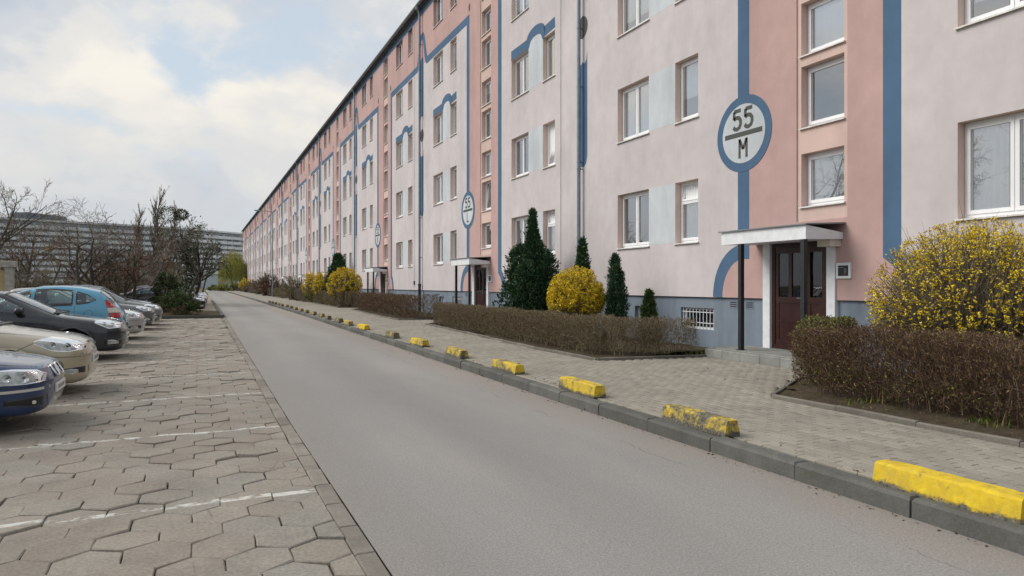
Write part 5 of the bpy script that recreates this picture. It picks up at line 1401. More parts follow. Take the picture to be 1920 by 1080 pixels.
    def patch(s, P, off, mats, outward, skirt=.012, border=None):
        du = np.gradient(P, axis=0); dv = np.gradient(P, axis=1); N = np.cross(du, dv); N /= (np.linalg.norm(N, axis=2, keepdims=True) + 1e-9)
        sg = np.sign((N * np.array(outward)).sum(2, keepdims=True)); N *= np.where(sg == 0, 1, sg)
        n, m, _ = P.shape; T = (P + N * off).reshape(-1, 3); B = (P - N * skirt).reshape(-1, 3)
        idx = np.arange(n * m).reshape(n, m); F = []; MI = []
        for i in range(n - 1):
            for j in range(m - 1):
                F.append((idx[i, j], idx[i + 1, j], idx[i + 1, j + 1], idx[i, j + 1])); MI.append(1 if border and (i in (0, n - 2) or j in (0, m - 2)) else 0)
        k = n * m
        ring = [(idx[i, 0], idx[i + 1, 0]) for i in range(n - 1)] + [(idx[i, -1], idx[i + 1, -1]) for i in range(n - 1)] + [(idx[0, j], idx[0, j + 1]) for j in range(m - 1)] + [(idx[-1, j], idx[-1, j + 1]) for j in range(m - 1)]
        for a, b in ring: F.append((a, b, k + b, k + a)); MI.append(1 if border else 0)
        return mesh_np('patch', np.concatenate([T, B]), np.array(F), mats, MI, True)
    def seam(s, b, pts, side, w=.007, off=.0016, mat=None):
        pts = np.array(pts, float); d = np.concatenate([[0], np.cumsum(np.linalg.norm(np.diff(pts, axis=0), axis=1))]); n = max(2, int(d[-1] / .035))
        t = np.linspace(0, d[-1], n); x = np.interp(t, d, pts[:, 0]); z = np.interp(t, d, pts[:, 1])
        dx, dz = np.gradient(x), np.gradient(z); l = np.hypot(dx, dz) + 1e-9; nx_, nz_ = -dz / l * w / 2, dx / l * w / 2
        ya = s.yside(x + nx_, z + nz_) + off; yb = s.yside(x - nx_, z - nz_) + off
        v = [(x[i] + nx_[i], side * ya[i], z[i] + nz_[i]) for i in range(n)] + [(x[i] - nx_[i], side * yb[i], z[i] - nz_[i]) for i in range(n)]
        b.add(v, [(i, i + 1, n + i + 1, n + i) for i in range(n - 1)], mat or M['black'], True)
    def body(s, paint, holes_side, holes_top, wheels, wr):
        R_ = s.ring.copy(); nx, nv, _ = R_.shape; X = np.repeat(s.xs[:, None], nv, 1); Y = R_[:, :, 0]; Z = R_[:, :, 1]
        Vs, Fs = [], []
        out = np.abs(Y) > .5 * s.W
        for cx, cz in wheels:         # snap the arch edge to a clean circle
            dx, dz = X - cx, Z - cz; dd = np.hypot(dx, dz); nr = out & (np.abs(dd - wr) < .020) & (dd > 0)
            X = np.where(nr, cx + dx * wr / np.maximum(dd, 1e-6), X); Z = np.where(nr, cz + dz * wr / np.maximum(dd, 1e-6), Z)
        idx = np.arange(nx * nv).reshape(nx, nv)
        keep = np.ones((nx - 1, nv - 1), bool)
        xc = (X[:-1, :-1] + X[1:, 1:]) / 2; zc_ = (Z[:-1, :-1] + Z[1:, 1:]) / 2; yc = (Y[:-1, :-1] + Y[1:, 1:]) / 2
        for cx, cz in wheels: keep &= ~((np.hypot(xc - cx, zc_ - cz) < wr - .004) & (yc > .45 * s.W))
        for x0, x1, lo, hi in holes_side:
            zl = np.interp(xc, [c[0] for c in lo], [c[1] for c in lo]); zh = np.interp(xc, [c[0] for c in hi], [c[1] for c in hi])
            keep &= ~((xc > x0 + .022) & (xc < x1 - .022) & (zc_ > zl + .016) & (zc_ < zh - .016) & (yc > .4 * s.W))
        for x0, x1, f in holes_top:
            hw = s.wtop(xc[:, 0])[:, None] * f; keep &= ~((xc > x0 + .03) & (xc < x1 - .03) & (yc < hw - .03) & (zc_ > s.belt(xc) + .02) & (np.arange(nv - 1)[None] > nv * .6))
        q = np.stack([idx[:-1, :-1], idx[1:, :-1], idx[1:, 1:], idx[:-1, 1:]], 2)[keep]
        V = np.stack([X, Y, Z], 2).reshape(-1, 3); V2 = V * [1, -1, 1]
        F = np.concatenate([q, q[:, ::-1] + len(V)]); VV = np.concatenate([V, V2])
        # nose and tail caps
        caps = []
        for i in (0, nx - 1):
            a = idx[i]; c = np.stack([a[:-1], a[1:], a[1:] + len(V), a[:-1] + len(V)], 1); caps.append(c)
        F = np.concatenate([F] + caps)
        return mesh_np('body', VV, F, paint, None, True)

def wheel_meshes(r=.305, w=.195):
    t = MB(); prof = [(-w / 2, r * .66), (-w / 2, r * .90), (-w / 2 + .02, r * .985), (-w / 4, r), (w / 4, r), (w / 2 - .02, r * .985), (w / 2, r * .90), (w / 2, r * .66)]
    n = 28; v = []
    for i in range(n):
        a = 2 * pi * i / n; v += [(q * cos(a), y, q * sin(a)) for y, q in prof]
    k = len(prof); t.add(v, [(i * k + j, i * k + j + 1, ((i + 1) % n) * k + j + 1, ((i + 1) % n) * k + j) for i in range(n) for j in range(k - 1)], M['rubber'], True)
    rm = MB(); m = M['alloy']
    for i in range(n):
        a, b = 2 * pi * i / n, 2 * pi * (i + 1) / n
        for y0, q0, y1, q1 in ((w / 2 - .005, r * .67, w / 2 - .05, r * .60), (w / 2 - .05, r * .60, -w / 2 + .02, r * .60)):
            for sg in (1, -1): rm.face([(q0 * cos(a), sg * y0, q0 * sin(a)), (q0 * cos(b), sg * y0, q0 * sin(b)), (q1 * cos(b), sg * y1, q1 * sin(b)), (q1 * cos(a), sg * y1, q1 * sin(a))], m, True)
    for i in range(7):
        a = 2 * pi * i / 7
        for sg in (1, -1):
            c, s_ = cos(a), sin(a); hw = .026
            rm.add([(c * .03 - s_ * hw, sg * (w / 2 - .02), s_ * .03 + c * hw), (c * .03 + s_ * hw, sg * (w / 2 - .02), s_ * .03 - c * hw), (c * r * .63 + s_ * hw * .8, sg * (w / 2 - .035), s_ * r * .63 - c * hw * .8), (c * r * .63 - s_ * hw * .8, sg * (w / 2 - .035), s_ * r * .63 + c * hw * .8)], [(0, 1, 2, 3)], m)
    for sg in (1, -1): rm.cyl((0, sg * (w / 2 - .05), 0), (0, sg * (w / 2 - .01), 0), .06, .05, 10, m)
    hub = MB(); hub.cyl((0, -.03, 0), (0, .03, 0), r * .58, r * .58, 18, M['black'])
    return t.mesh('tyre'), rm.mesh('rim'), hub.mesh('brake_disc')
TYRE, RIM, HUB = wheel_meshes()
def mirror_mesh():
    b = MB(); n, m = 10, 8; v = []
    for i in range(n + 1):
        for j in range(m):
            a = pi * i / n; t = 2 * pi * j / m; v.append((.075 * cos(a) * (1.25 if cos(a) > 0 else .7) - .0, .12 * sin(a) * cos(t), .072 * sin(a) * sin(t)))
    b.add(v, [(i * m + j, i * m + (j + 1) % m, (i + 1) * m + (j + 1) % m, (i + 1) * m + j) for i in range(n) for j in range(m)], M['black'], True)
    return b.mesh('mirror')
MIRROR = mirror_mesh()
def reflector(r):
    b = MB(); n = 16; pr = [(0.014, r), (0.012, r * .9), (0.006, r * .8), (.003, r * .3)]; v = []
    for i in range(n):
        a = 2 * pi * i / n; v += [(q * cos(a), y, q * sin(a)) for y, q in pr]
    k = len(pr); b.add(v, [(i * k + j, i * k + j + 1, ((i + 1) % n) * k + j + 1, ((i + 1) % n) * k + j) for i in range(n) for j in range(k - 1)], M['chrome'], True)
    b.cyl((0, -.01, 0), (0, .012, 0), r * .34, r * .26, 10, M['black']); return b.mesh('reflector')
REFL = [reflector(.062), reflector(.05)]
def seat_mesh():
    b = MB(); b.box(0, .5, -.24, .24, .0, .16, M['seat'], .04)
    v = [(.42, -.23, .12), (.54, -.23, .1), (.54, .23, .1), (.42, .23, .12), (.60, -.21, .70), (.70, -.20, .70), (.70, .20, .70), (.60, .21, .70)]
    b.add(v, [(0, 3, 2, 1), (4, 5, 6, 7), (0, 1, 5, 4), (1, 2, 6, 5), (2, 3, 7, 6), (3, 0, 4, 7)], M['seat'])
    b.box(.62, .70, -.11, .11, .73, .90, M['seat'], .03); return b.mesh('seat')
SEAT = seat_mesh()

def build_car(label, sp, paint, loc, rz, group='cars parked along the lane', detail=True):
    c = Car(sp); root = empty('parked_car', loc, rz); tag(root, label, 'car', group); L, W_ = c.L, c.W
    fx, rx_ = sp['axles']; wr = .36; wz = .305
    hs = sp['side_windows']; ht = [sp['screen'] + (.97,), sp['rear_screen'] + (.95,)]
    bd = obj('body', c.body(paint, hs, ht, [(fx, wz + .02), (rx_, wz + .02)], wr), root)
    # closed dark cabin floor and wheel wells
    b = MB(); b.box(sp['screen'][0] - .1, sp['rear_screen'][1] - .1, -W_ * .86, W_ * .86, .32, .36, M['cabin']); b.box(sp['screen'][0] - .12, sp['screen'][0] + .38, -W_ * .82, W_ * .82, .36, c.belt(sp['screen'][0] + .3) - .06, M['cabin'], .05)
    b.build('dashboard', root)
    for x, y in ((sp['screen'][1] - .32, .36), (sp['screen'][1] - .32, -.36), (sp['screen'][1] + .50, .36), (sp['screen'][1] + .50, -.36)): obj('seat', SEAT, root, (x, y, .44))
    for x, sd in ((fx, 1), (fx, -1), (rx_, 1), (rx_, -1)):
        b = MB(); n = 12
        for i in range(n):
            a0, a1 = -.35 + (pi + .7) * i / n, -.35 + (pi + .7) * (i + 1) / n
            p = lambda a, y: (x + (wr + .004) * cos(a), sd * y, wz + .02 + (wr + .004) * sin(a))
            b.face([p(a0, W_ * .5), p(a1, W_ * .5), p(a1, W_ * .965), p(a0, W_ * .965)], M['black'])
        b.face([(x + wr * cos(-.35 + (pi + .7) * i / n), sd * W_ * .5, wz + .02 + wr * sin(-.35 + (pi + .7) * i / n)) for i in range(n + 1)], M['black'])
        b.build('wheel_arch', root)
        wh = empty('wheel', (x, sd * (W_ * .985 - .10), wz), 0, root); obj('tyre', TYRE, wh); obj('rim', RIM, wh); obj('brake_disc', HUB, wh)
    # glazing
    for x0, x1, lo, hi in hs:
        for sd in (1, -1): obj('side_window', c.patch(c.grid_side(x0, x1, lo, hi, 14, 8, sd, .03), .003, [M['car_glass'], M['black']], (0, sd, .2), .02, True), root)
    obj('windscreen', c.patch(c.grid_top(*sp['screen'], .97, 14, 18, True), .004, [M['car_glass'], M['black']], (-.5, 0, 1), .02, True), root)
    obj('rear_window', c.patch(c.grid_top(*sp['rear_screen'], .95, 12, 16, True), .004, [M['car_glass'], M['black']], (.5, 0, 1), .02, True), root)
    for sd in (1, -1):
        if 'headlight' in sp:
            x0, x1, lo, hi = sp['headlight']; P = c.grid_side(x0, x1, lo, hi, 14, 8, sd)
            hl = obj('headlight', c.patch(P, .0025, [M['lamp_bowl']], (0, sd, 0), .02), root); obj('lens', c.patch(P, .022, [M['lamp_lens'], M['black']], (0, sd, 0), .012), hl)
            for q, (f, rr) in enumerate(((.32, 0), (.62, 1))):
                xx = x0 + (x1 - x0) * f; zz = .5 * (np.interp(xx, [k[0] for k in lo], [k[1] for k in lo]) + np.interp(xx, [k[0] for k in hi], [k[1] for k in hi]))
                yy = float(c.yside(np.array([xx]), np.array([zz]))[0]); obj('reflector', REFL[rr], hl, (xx, sd * (yy + .002), zz), (0, 0, 0 if sd > 0 else pi), (.8, 1, .8))
        if 'fog' in sp:
            x0, x1, lo, hi = sp['fog']; P = c.grid_side(x0, x1, lo, hi, 8, 6, sd); obj('fog_lamp', c.patch(P, .003, [sp.get('fogmat', M['lamp_bowl'])], (0, sd, 0), .01), root)
        if 'intake' in sp:
            x0, x1, lo, hi = sp['intake']; P = c.grid_side(x0, x1, lo, hi, 10, 6, sd); obj('air_intake', c.patch(P, .0015, [M['black']], (0, sd, 0), .01), root)
        if 'tail' in sp:
            for z0_, z1_, fa, ba, mt in sp['tail']: obj('tail_light', c.patch(c.grid_z(z0_, z1_, fa, ba, 10, 8, sd), .006, [mt], (.3, sd, 0), .015), root)
        if 'quarter' in sp:
            pass
        mx_ = sp['mirror']; ym = float(c.yside(np.array([mx_[0]]), np.array([mx_[1] - .05]))[0])
        mr = obj('mirror', MIRROR, root, (mx_[0], sd * (ym + .12), mx_[1])); mr.rotation_euler = (0, 0, pi)
        b = MB(); b.box(mx_[0] - .03, mx_[0] + .03, min(sd * (ym - .02), sd * (ym + .1)), max(sd * (ym - .02), sd * (ym + .1)), mx_[1] - .07, mx_[1] - .03, M['black']); b.build('mirror_arm', root)
        b = MB()
        for pts in sp['seams']: c.seam(b, pts, sd)
        b.build('panel_gap', root)
        if 'strip' in sp:
            b = MB()
            for pts, w, mt in sp['strip']: c.seam(b, pts, sd, w, .004, mt)
            b.build('trim_strip', root)
        for hx_, hz_ in sp['handles']:
            yy = float(c.yside(np.array([hx_]), np.array([hz_]))[0]); b = MB(); b.box(hx_ - .10, hx_ + .10, min(sd * yy, sd * (yy + .025)), max(sd * yy, sd * (yy + .025)), hz_ - .018, hz_ + .018, paint if sp.get('hpaint') else M['black'], .006); b.build('door_handle', root)
    # nose and tail furniture
    z0, z1 = sp['plate']
    b = MB(); b.box(-.022, -.004, -.26, .26, z0, z1, M['plate_white'], .003); pl = b.build('number_plate', root)
    b = MB()
    for i in range(7): b.box(-.0235, -.022, -.19 + i * .058, -.165 + i * .058, z0 + .03, z1 - .03, M['plate_mark'])
    b.build('plate_marks', pl)
    b = MB(); b.box(L + .004, L + .02, -.26, .26, z0 + .25, z1 + .25, M['plate_white'], .003); b.build('number_plate', root)
    for kind, args in sp.get('grille', []):
        b = MB()
        if kind == 'kidney':
            for sd in (1, -1):
                y0, y1, za, zb, xa, xb = args; n = 20; ring = []
                for q in range(n):
                    a = 2 * pi * q / n; sx_, sz_ = np.sign(cos(a)) * abs(cos(a)) ** .55, np.sign(sin(a)) * abs(sin(a)) ** .55
                    zz = (za + zb) / 2 + (zb - za) / 2 * sz_; yy = (y0 + y1) / 2 + (y1 - y0) / 2 * sx_
                    ring.append((xa + (xb - xa) * (zz - za) / (zb - za), sd * yy, zz))
                b.tube(ring + [ring[0], ring[1]], .014, 6, M['chrome']); b.face([(p[0] + .01, p[1], p[2]) for p in ring], M['black'])
        elif kind == 'slats':
            hw, za, zb, xa, xb, n = args
            for i in range(n):
                t = (i + .5) / n; zz = za + (zb - za) * t; xx = xa + (xb - xa) * t
                pts = [(xx + sp.get('gsweep', .10) * (y / hw) ** 2, y * (1 - .12 * (1 - t)), zz) for y in np.linspace(-hw, hw, 13)]
                b.tube(pts, (zb - za) / n * .27, 5, M['chrome'])
            pts = [(xa + .012 + sp.get('gsweep', .10) * (y / hw) ** 2, y, za) for y in np.linspace(-hw, hw, 13)]; pt2 = [(xb + .012 + sp.get('gsweep', .10) * (y / hw) ** 2, y, zb) for y in np.linspace(-hw, hw, 13)]
            b.add(pts + pt2, [(i, i + 1, 14 + i, 13 + i) for i in range(12)], M['black'])
        b.build('grille', root)
    b = MB(); b.box(sp['screen'][0] - .06, sp['screen'][0] + .02, -W_ * .7, W_ * .7, c.top(sp['screen'][0] - .03) - .02, c.top(sp['screen'][0] - .02) + .008, M['black'], .006)
    for sd in (-.1, .35):
        xw = np.linspace(sp['screen'][0] + .02, sp['screen'][0] + .10, 6); yw = np.linspace(sd, sd - .5, 6); zw = c.ztop(xw, yw) + .022
        b.tube([(xw[i], yw[i], zw[i]) for i in range(6)], .007, 5, M['black'])
    b.build('wiper', root)
    return root

def spec_bmw():
    L = 4.47
    return dict(L=L, W=.87, axles=(.78, 3.50), tumble=.40,
        top=[(0, .55), (.02, .615), (.05, .665), (.10, .70), (.3, .745), (.7, .81), (1.15, .875), (1.28, .91), (2.02, 1.36), (2.5, 1.41), (3.0, 1.38), (3.75, 1.03), (4.3, .99), (4.42, .92), (L, .62)],
        belt=[(0, .48), (.05, .56), (.1, .62), (.3, .68), (1.2, .82), (1.6, .88), (3.7, .94), (4.4, .88), (L, .55)], bot=[(0, .34), (.02, .27), (.06, .22), (.2, .185), (.6, .2), (4.0, .22), (4.4, .3), (L, .38)],
        screen=(1.30, 2.0), rear_screen=(3.05, 3.72), side_windows=[(1.62, 2.42, [(1.6, .93), (2.45, .95)], [(1.6, .99), (2.05, 1.27), (2.45, 1.33)]), (2.50, 3.45, [(2.5, .96), (3.45, 1.0)], [(2.5, 1.33), (3.0, 1.29), (3.45, 1.06)])],
        headlight=(.055, .50, [(.05, .535), (.2, .525), (.40, .53), (.50, .60)], [(.05, .60), (.12, .650), (.3, .675), (.44, .675), (.50, .64)]),
        fog=(.105, .135, [(.10, .318), (.12, .312), (.14, .318)], [(.10, .340), (.12, .350), (.14, .340)]), intake=(.03, .36, [(.02, .27), (.36, .315)], [(.02, .40), (.36, .37)]), fogmat=M['cream_box'],
        mirror=(1.62, .98), seams=[[(.06, .665), (.2, .698), (.6, .76), (1.15, .835)], [(.04, .505), (.2, .50), (.45, .49)], [(1.35, .25), (1.35, .80)], [(2.46, .28), (2.46, .92)]], strip=[([(.015, .465), (.1, .462), (.42, .455)], .028, M['chrome'])],
        handles=[(2.3, .80), (3.2, .84)], hpaint=True, plate=(.375, .475), grille=[('kidney', (.035, .20, .545, .665, -.015, .055))])
def spec_linea():
    L = 4.56
    return dict(L=L, W=.865, axles=(.92, 3.52), tumble=.36,
        top=[(0, .60), (.02, .665), (.05, .71), (.10, .745), (.3, .81), (.7, .885), (1.05, .945), (1.18, .985), (2.05, 1.45), (2.5, 1.49), (3.1, 1.46), (3.8, 1.12), (4.35, 1.08), (4.5, 1.0), (L, .7)],
        belt=[(0, .52), (.05, .61), (.1, .66), (.3, .735), (1.1, .89), (1.6, .95), (3.6, 1.02), (4.45, .97), (L, .62)], bot=[(0, .33), (.02, .25), (.06, .20), (.2, .165), (.6, .18), (4.0, .22), (4.45, .3), (L, .38)],
        screen=(1.20, 2.02), rear_screen=(3.15, 3.78), side_windows=[(1.55, 2.45, [(1.5, .98), (2.45, 1.01)], [(1.55, 1.05), (2.05, 1.36), (2.45, 1.41)]), (2.52, 3.55, [(2.5, 1.02), (3.6, 1.06)], [(2.5, 1.41), (3.1, 1.37), (3.55, 1.12)])],
        headlight=(.065, .62, [(.06, .640), (.25, .622), (.42, .645), (.62, .745)], [(.06, .675), (.15, .735), (.3, .79), (.46, .815), (.62, .775)]),
        fog=(.12, .30, [(.1, .335), (.2, .305), (.3, .335)], [(.1, .365), (.2, .385), (.3, .372)]), intake=(.02, .36, [(.0, .31), (.36, .345)], [(.0, .41), (.36, .385)]),
        mirror=(1.70, 1.04), seams=[[(.05, .715), (.16, .752), (.34, .806), (.6, .845), (1.15, .92)], [(.62, .76), (.74, .70), (.86, .64)], [(.02, .545), (.2, .548), (.5, .565)], [(1.35, .25), (1.35, .9)], [(2.48, .28), (2.48, .98)]],
        strip=[([(.006, .575), (.06, .575)], .03, M['chrome'])], handles=[(2.3, .88), (3.3, .92)], hpaint=True, plate=(.43, .54), grille=[('slats', (.34, .60, .705, -.022, .05, 6))])
def spec_octavia():
    L = 4.57
    return dict(L=L, W=.885, axles=(.90, 3.48), tumble=.37,
        top=[(0, .60), (.02, .67), (.05, .72), (.10, .765), (.3, .82), (.7, .885), (1.08, .94), (1.20, .98), (2.10, 1.415), (2.6, 1.462), (3.2, 1.44), (4.0, 1.12), (4.4, 1.06), (4.52, .95), (L, .7)],
        belt=[(0, .53), (.05, .63), (.1, .69), (.3, .745), (1.1, .885), (1.6, .945), (3.6, 1.0), (4.45, .95), (L, .62)], bot=[(0, .34), (.02, .26), (.06, .215), (.2, .18), (.6, .19), (4.0, .22), (4.45, .3), (L, .38)],
        screen=(1.22, 2.08), rear_screen=(3.2, 3.95), side_windows=[(1.72, 2.50, [(1.6, .975), (2.5, .99)], [(1.72, 1.09), (2.12, 1.33), (2.5, 1.385)]), (2.57, 3.5, [(2.5, .995), (3.5, 1.03)], [(2.5, 1.385), (3.1, 1.36), (3.5, 1.16)])],
        headlight=(.07, .52, [(.06, .665), (.28, .655), (.52, .765)], [(.06, .735), (.2, .785), (.36, .81), (.52, .812)]),
        fog=(.10, .29, [(.08, .345), (.3, .335)], [(.08, .385), (.2, .425), (.3, .42)]), intake=(.02, .34, [(0, .31), (.34, .32)], [(0, .42), (.34, .435)]),
        mirror=(1.80, 1.035), seams=[[(.06, .745), (.2, .80), (.5, .845), (1.15, .925)], [(.52, .78), (.56, .70), (.58, .6)], [(1.36, .25), (1.36, .92)], [(2.53, .28), (2.53, .97)]],
        handles=[(2.36, .87), (3.35, .91)], hpaint=True, plate=(.42, .53), grille=[('slats', (.40, .60, .725, -.02, .05, 3))])
def spec_hatch():
    L = 3.85
    fa, ba = [(.74, 3.555), (.86, 3.525), (1.0, 3.49), (1.17, 3.44)], [(.74, 3.80), (.86, 3.76), (1.0, 3.66), (1.17, 3.50)]
    tl = [(.995, 1.17, fa, ba, M['red_lens']), (.865, .99, fa, ba, M['white_lens']), (.74, .86, fa, ba, M['red_lens'])]
    return dict(L=L, W=.83, axles=(.74, 3.20), tumble=.30, sig=.05,
        top=[(0, .62), (.03, .72), (.10, .79), (.3, .87), (.6, .95), (.85, 1.0), (1.65, 1.43), (2.1, 1.53), (2.5, 1.54), (2.9, 1.51), (3.3, 1.42), (3.48, 1.30), (3.66, 1.03), (3.76, .95), (3.82, .80), (L, .60)],
        belt=[(0, .55), (.05, .66), (.3, .78), (.9, .92), (1.4, .97), (2.6, 1.02), (3.3, 1.08), (3.6, .98), (3.78, .85), (L, .55)], bot=[(0, .34), (.03, .25), (.2, .19), (.6, .2), (3.4, .22), (3.75, .3), (L, .38)],
        plan=[(0, .40), (.02, .52), (.05, .64), (.10, .745), (.18, .83), (.30, .895), (.5, .945), (.8, .985), (1.2, 1), (2.7, 1), (3.1, .99), (3.4, .955), (3.6, .91), (3.72, .86), (3.80, .78), (L, .62)],
        screen=(.92, 1.68), rear_screen=(3.32, 3.60), side_windows=[(1.12, 1.92, [(1.1, .99), (1.95, 1.01)], [(1.12, 1.06), (1.55, 1.32), (1.95, 1.44)]), (1.99, 2.78, [(1.9, 1.015), (2.8, 1.05)], [(1.95, 1.445), (2.4, 1.46), (2.78, 1.42)]), (2.84, 3.26, [(2.8, 1.06), (3.1, 1.10), (3.26, 1.17)], [(2.84, 1.40), (3.1, 1.31), (3.26, 1.19)])],
        headlight=(.06, .55, [(.06, .66), (.3, .66), (.55, .80)], [(.06, .72), (.25, .79), (.55, .85)]), tail=tl,
        mirror=(1.25, 1.07), seams=[[(2.82, 1.04), (2.80, .8), (2.74, .55)], [(1.95, 1.0), (1.95, .3)], [(3.0, .86), (3.08, .935), (3.16, .93), (3.2, .86), (3.16, .79), (3.07, .785), (3.0, .86)], [(3.5, .58), (3.84, .60)]],
        handles=[(1.82, .90), (2.62, .93)], plate=(.42, .53))
def spec_wagon():
    s = spec_octavia(); s = dict(s)
    s['top'] = [(0, .62), (.03, .72), (.10, .80), (.3, .86), (.7, .93), (1.0, .99), (1.10, 1.02), (1.85, 1.47), (2.4, 1.56), (3.4, 1.53), (4.1, 1.46), (4.4, 1.1), (4.52, .95), (s['L'], .7)]
    s['belt'] = [(0, .55), (.05, .66), (.1, .72), (.3, .79), (1.1, .95), (1.6, 1.0), (3.6, 1.04), (4.45, .97), (s['L'], .62)]
    s['screen'] = (1.12, 1.84); s['rear_screen'] = (4.12, 4.40)
    s['side_windows'] = [(1.50, 2.40, [(1.4, 1.03), (2.5, 1.05)], [(1.5, 1.12), (1.9, 1.38), (2.5, 1.47)]), (2.47, 3.3, [(2.4, 1.05), (3.4, 1.07)], [(2.4, 1.47), (3.3, 1.46)]), (3.37, 4.0, [(3.3, 1.08), (4.0, 1.10)], [(3.3, 1.455), (4.0, 1.34)])]
    s['headlight'] = (.07, .50, [(.06, .70), (.28, .69), (.50, .79)], [(.06, .77), (.2, .82), (.36, .845), (.50, .84)])
    s['seams'] = [[(.06, .77), (.2, .84), (.5, .89), (1.05, .97)], [(1.36, .25), (1.36, .95)], [(2.43, .28), (2.43, 1.0)]]
    s['mirror'] = (1.60, 1.10)
    return s
PAINT = dict(navy=carpaint('paint_navy', (0.007, 0.030, 0.105), .3), beige=carpaint('paint_beige', (0.42, 0.37, 0.27), .45, .3), anthracite=carpaint('paint_anthracite', (0.009, 0.012, 0.022), .3), sky=carpaint('paint_sky', (0.075, 0.30, 0.46), .25),
             silver=carpaint('paint_silver', (0.42, 0.42, 0.41), .6), grey=carpaint('paint_grey', (0.13, 0.135, 0.15), .5), green=carpaint('paint_greygreen', (0.20, 0.22, 0.21), .5), black=carpaint('paint_black', (0.012, 0.012, 0.014), .3), white=carpaint('paint_white_car', (0.62, 0.62, 0.60), .1), blue=carpaint('paint_steel_blue', (0.06, 0.09, 0.15), .4))
XN = -1.46
build_car('dark navy car with twin rounded grilles, nearest the camera', spec_bmw(), PAINT['navy'], (XN, 9.45, 0), pi)
build_car('beige saloon with large almond headlight and chrome slats', spec_linea(), PAINT['beige'], (XN + .02, 12.25, 0), pi)
build_car('dark anthracite car with black door mirror', spec_octavia(), PAINT['anthracite'], (XN + .02, 17.45, 0), pi)
build_car('light blue hatchback parked tail to the lane, red and white tail light', spec_hatch(), PAINT['sky'], (-1.72 - 3.85, 20.65, 0), 0)
build_car('small silver car beside the blue hatchback', spec_linea(), PAINT['silver'], (XN - .02, 23.4, 0), pi)
build_car('dark grey car between the small silver car and the greenish one', spec_octavia(), PAINT['grey'], (XN, 28.0, 0), pi)
build_car('greenish grey car standing before the evergreen shrub', spec_linea(), PAINT['green'], (XN + .1, 31.0, 0), pi)
build_car('steel blue estate car half hidden behind the shrub', spec_wagon(), PAINT['blue'], (XN - .35, 34.1, 0), pi)
FARC = [('black car just beyond the planted island', 'octavia', 'black', 44.5, .30), ('white car second beyond the island', 'linea', 'white', 47.3, .25), ('black car third beyond the island', 'wagon', 'anthracite', 50.2, .40), ('silver car fourth beyond the island', 'octavia', 'silver', 53.4, .45), ('grey car fifth beyond the island', 'linea', 'grey', 57.2, .5),
        ('dark blue car sixth beyond the island', 'octavia', 'blue', 61.0, .5), ('silver car at the far end of the row', 'linea', 'silver', 66.0, .6), ('black car at the far end of the row', 'wagon', 'black', 71.5, .6)]
proto = {}
for lab, kd, pn, y, x in FARC:
    if kd not in proto:
        proto[kd] = build_car(lab, dict(octavia=spec_octavia, linea=spec_linea, wagon=spec_wagon)[kd](), PAINT[pn], (x, y, 0), pi, 'cars parked beyond the island')
    else:
        c_ = copy_tree(proto[kd]); c_.location = (x, y, 0); c_['label'] = lab
        for ch in c_.children:
            if ch.name.startswith('body') or ch.name.startswith('door_handle'):
                ch.material_slots[0].link = 'OBJECT'; ch.material_slots[0].material = PAINT[pn]

# ================================================================ planted island, trees, lamps, far buildings
b = MB(); pts = [(-6.5, 36.2), (0.95, 36.2), (1.06, 36.6), (1.08, 41.5), (0.8, 42.2), (-6.5, 42.2)]
b.plate(pts, .15, M['kerb'], lambda a, c, t: (a, c, -.02 + t)); isl = tag(b.build('traffic_island'), 'low kerbed earth island with shrubs across the car park', 'island', kind='structure')
b = MB(); b.face([(-6.4, 36.34, .134), (.88, 36.34, .134), (.95, 41.9, .134), (-6.4, 42.05, .134)], M['soil']); b.build('soil', isl)
kb2 = empty('side_kerb', (0, 0, 0)); tag(kb2, 'dark raised kerb on the lane side beyond the island', 'kerb', kind='structure')
y = 41.9
while y < 74:
    obj('kerb_stone', kb_me[rng.randrange(6)], kb2, (lx(y) - .14, y, -.02), (0, rng.gauss(0, .01), rng.gauss(0, .004))); y += 1.02

shrub('low rounded evergreen shrub on the island, light green', place(333, 37.6), 37.6, .98, 1.2, 1100, M['twig_olive'], 61, .12, .007, 'evergreen shrubs on the island', green=4.0, leafsz=.085, leafmat='needle_light')
shrub('tall dark ivy-green shrub behind the light one', place(314, 40.6), 40.6, .75, 2.3, 900, M['twig_olive'], 62, .12, .008, 'evergreen shrubs on the island', green=3.6, leafsz=.11, leafmat='ivy')
shrub('small tuft of green at the island edge', place(362, 37.2), 37.2, .4, .35, 200, M['twig_olive'], 63, .12, .005, 'evergreen shrubs on the island', green=2.0, leafsz=.07)
bare_tree('leafless tree with wide crooked branches left of the blue car', place(153, 41), 41, 5.9, .13, 71, (5, 5, 4, 4), .75, 1.0, .22, .02, (-.15, 0), 'bark', 'twig_grey', minr=.008)
bare_tree('leafless tree with an upright dark trunk', place(177, 43), 43, 6.0, .13, 72, (6, 5, 4, 4), .70, .95, .18, .02, (.02, 0), 'bark', 'twig_grey', minr=.008)
bare_tree('many-stemmed leafless tree leaning over the grey cars', place(236, 43), 43, 5.6, .10, 73, (6, 6, 5, 3), .55, .75, .14, .04, (.1, 0), 'bark_green', 'twig_red', minr=.010, stems=4, spread=.45)
bare_tree('slanting leafless tree beside the many-stemmed one', place(262, 45), 45, 4.9, .10, 74, (6, 6, 5, 3), .55, .8, .15, .05, (.45, .1), 'bark', 'twig_grey', minr=.010)
bare_tree('reddish twiggy tree at the far left', place(40, 54), 54, 6.4, .12, 75, (8, 6, 5, 3), .55, .8, .14, .04, (.0, 0), 'bark', 'twig_red', minr=.013)
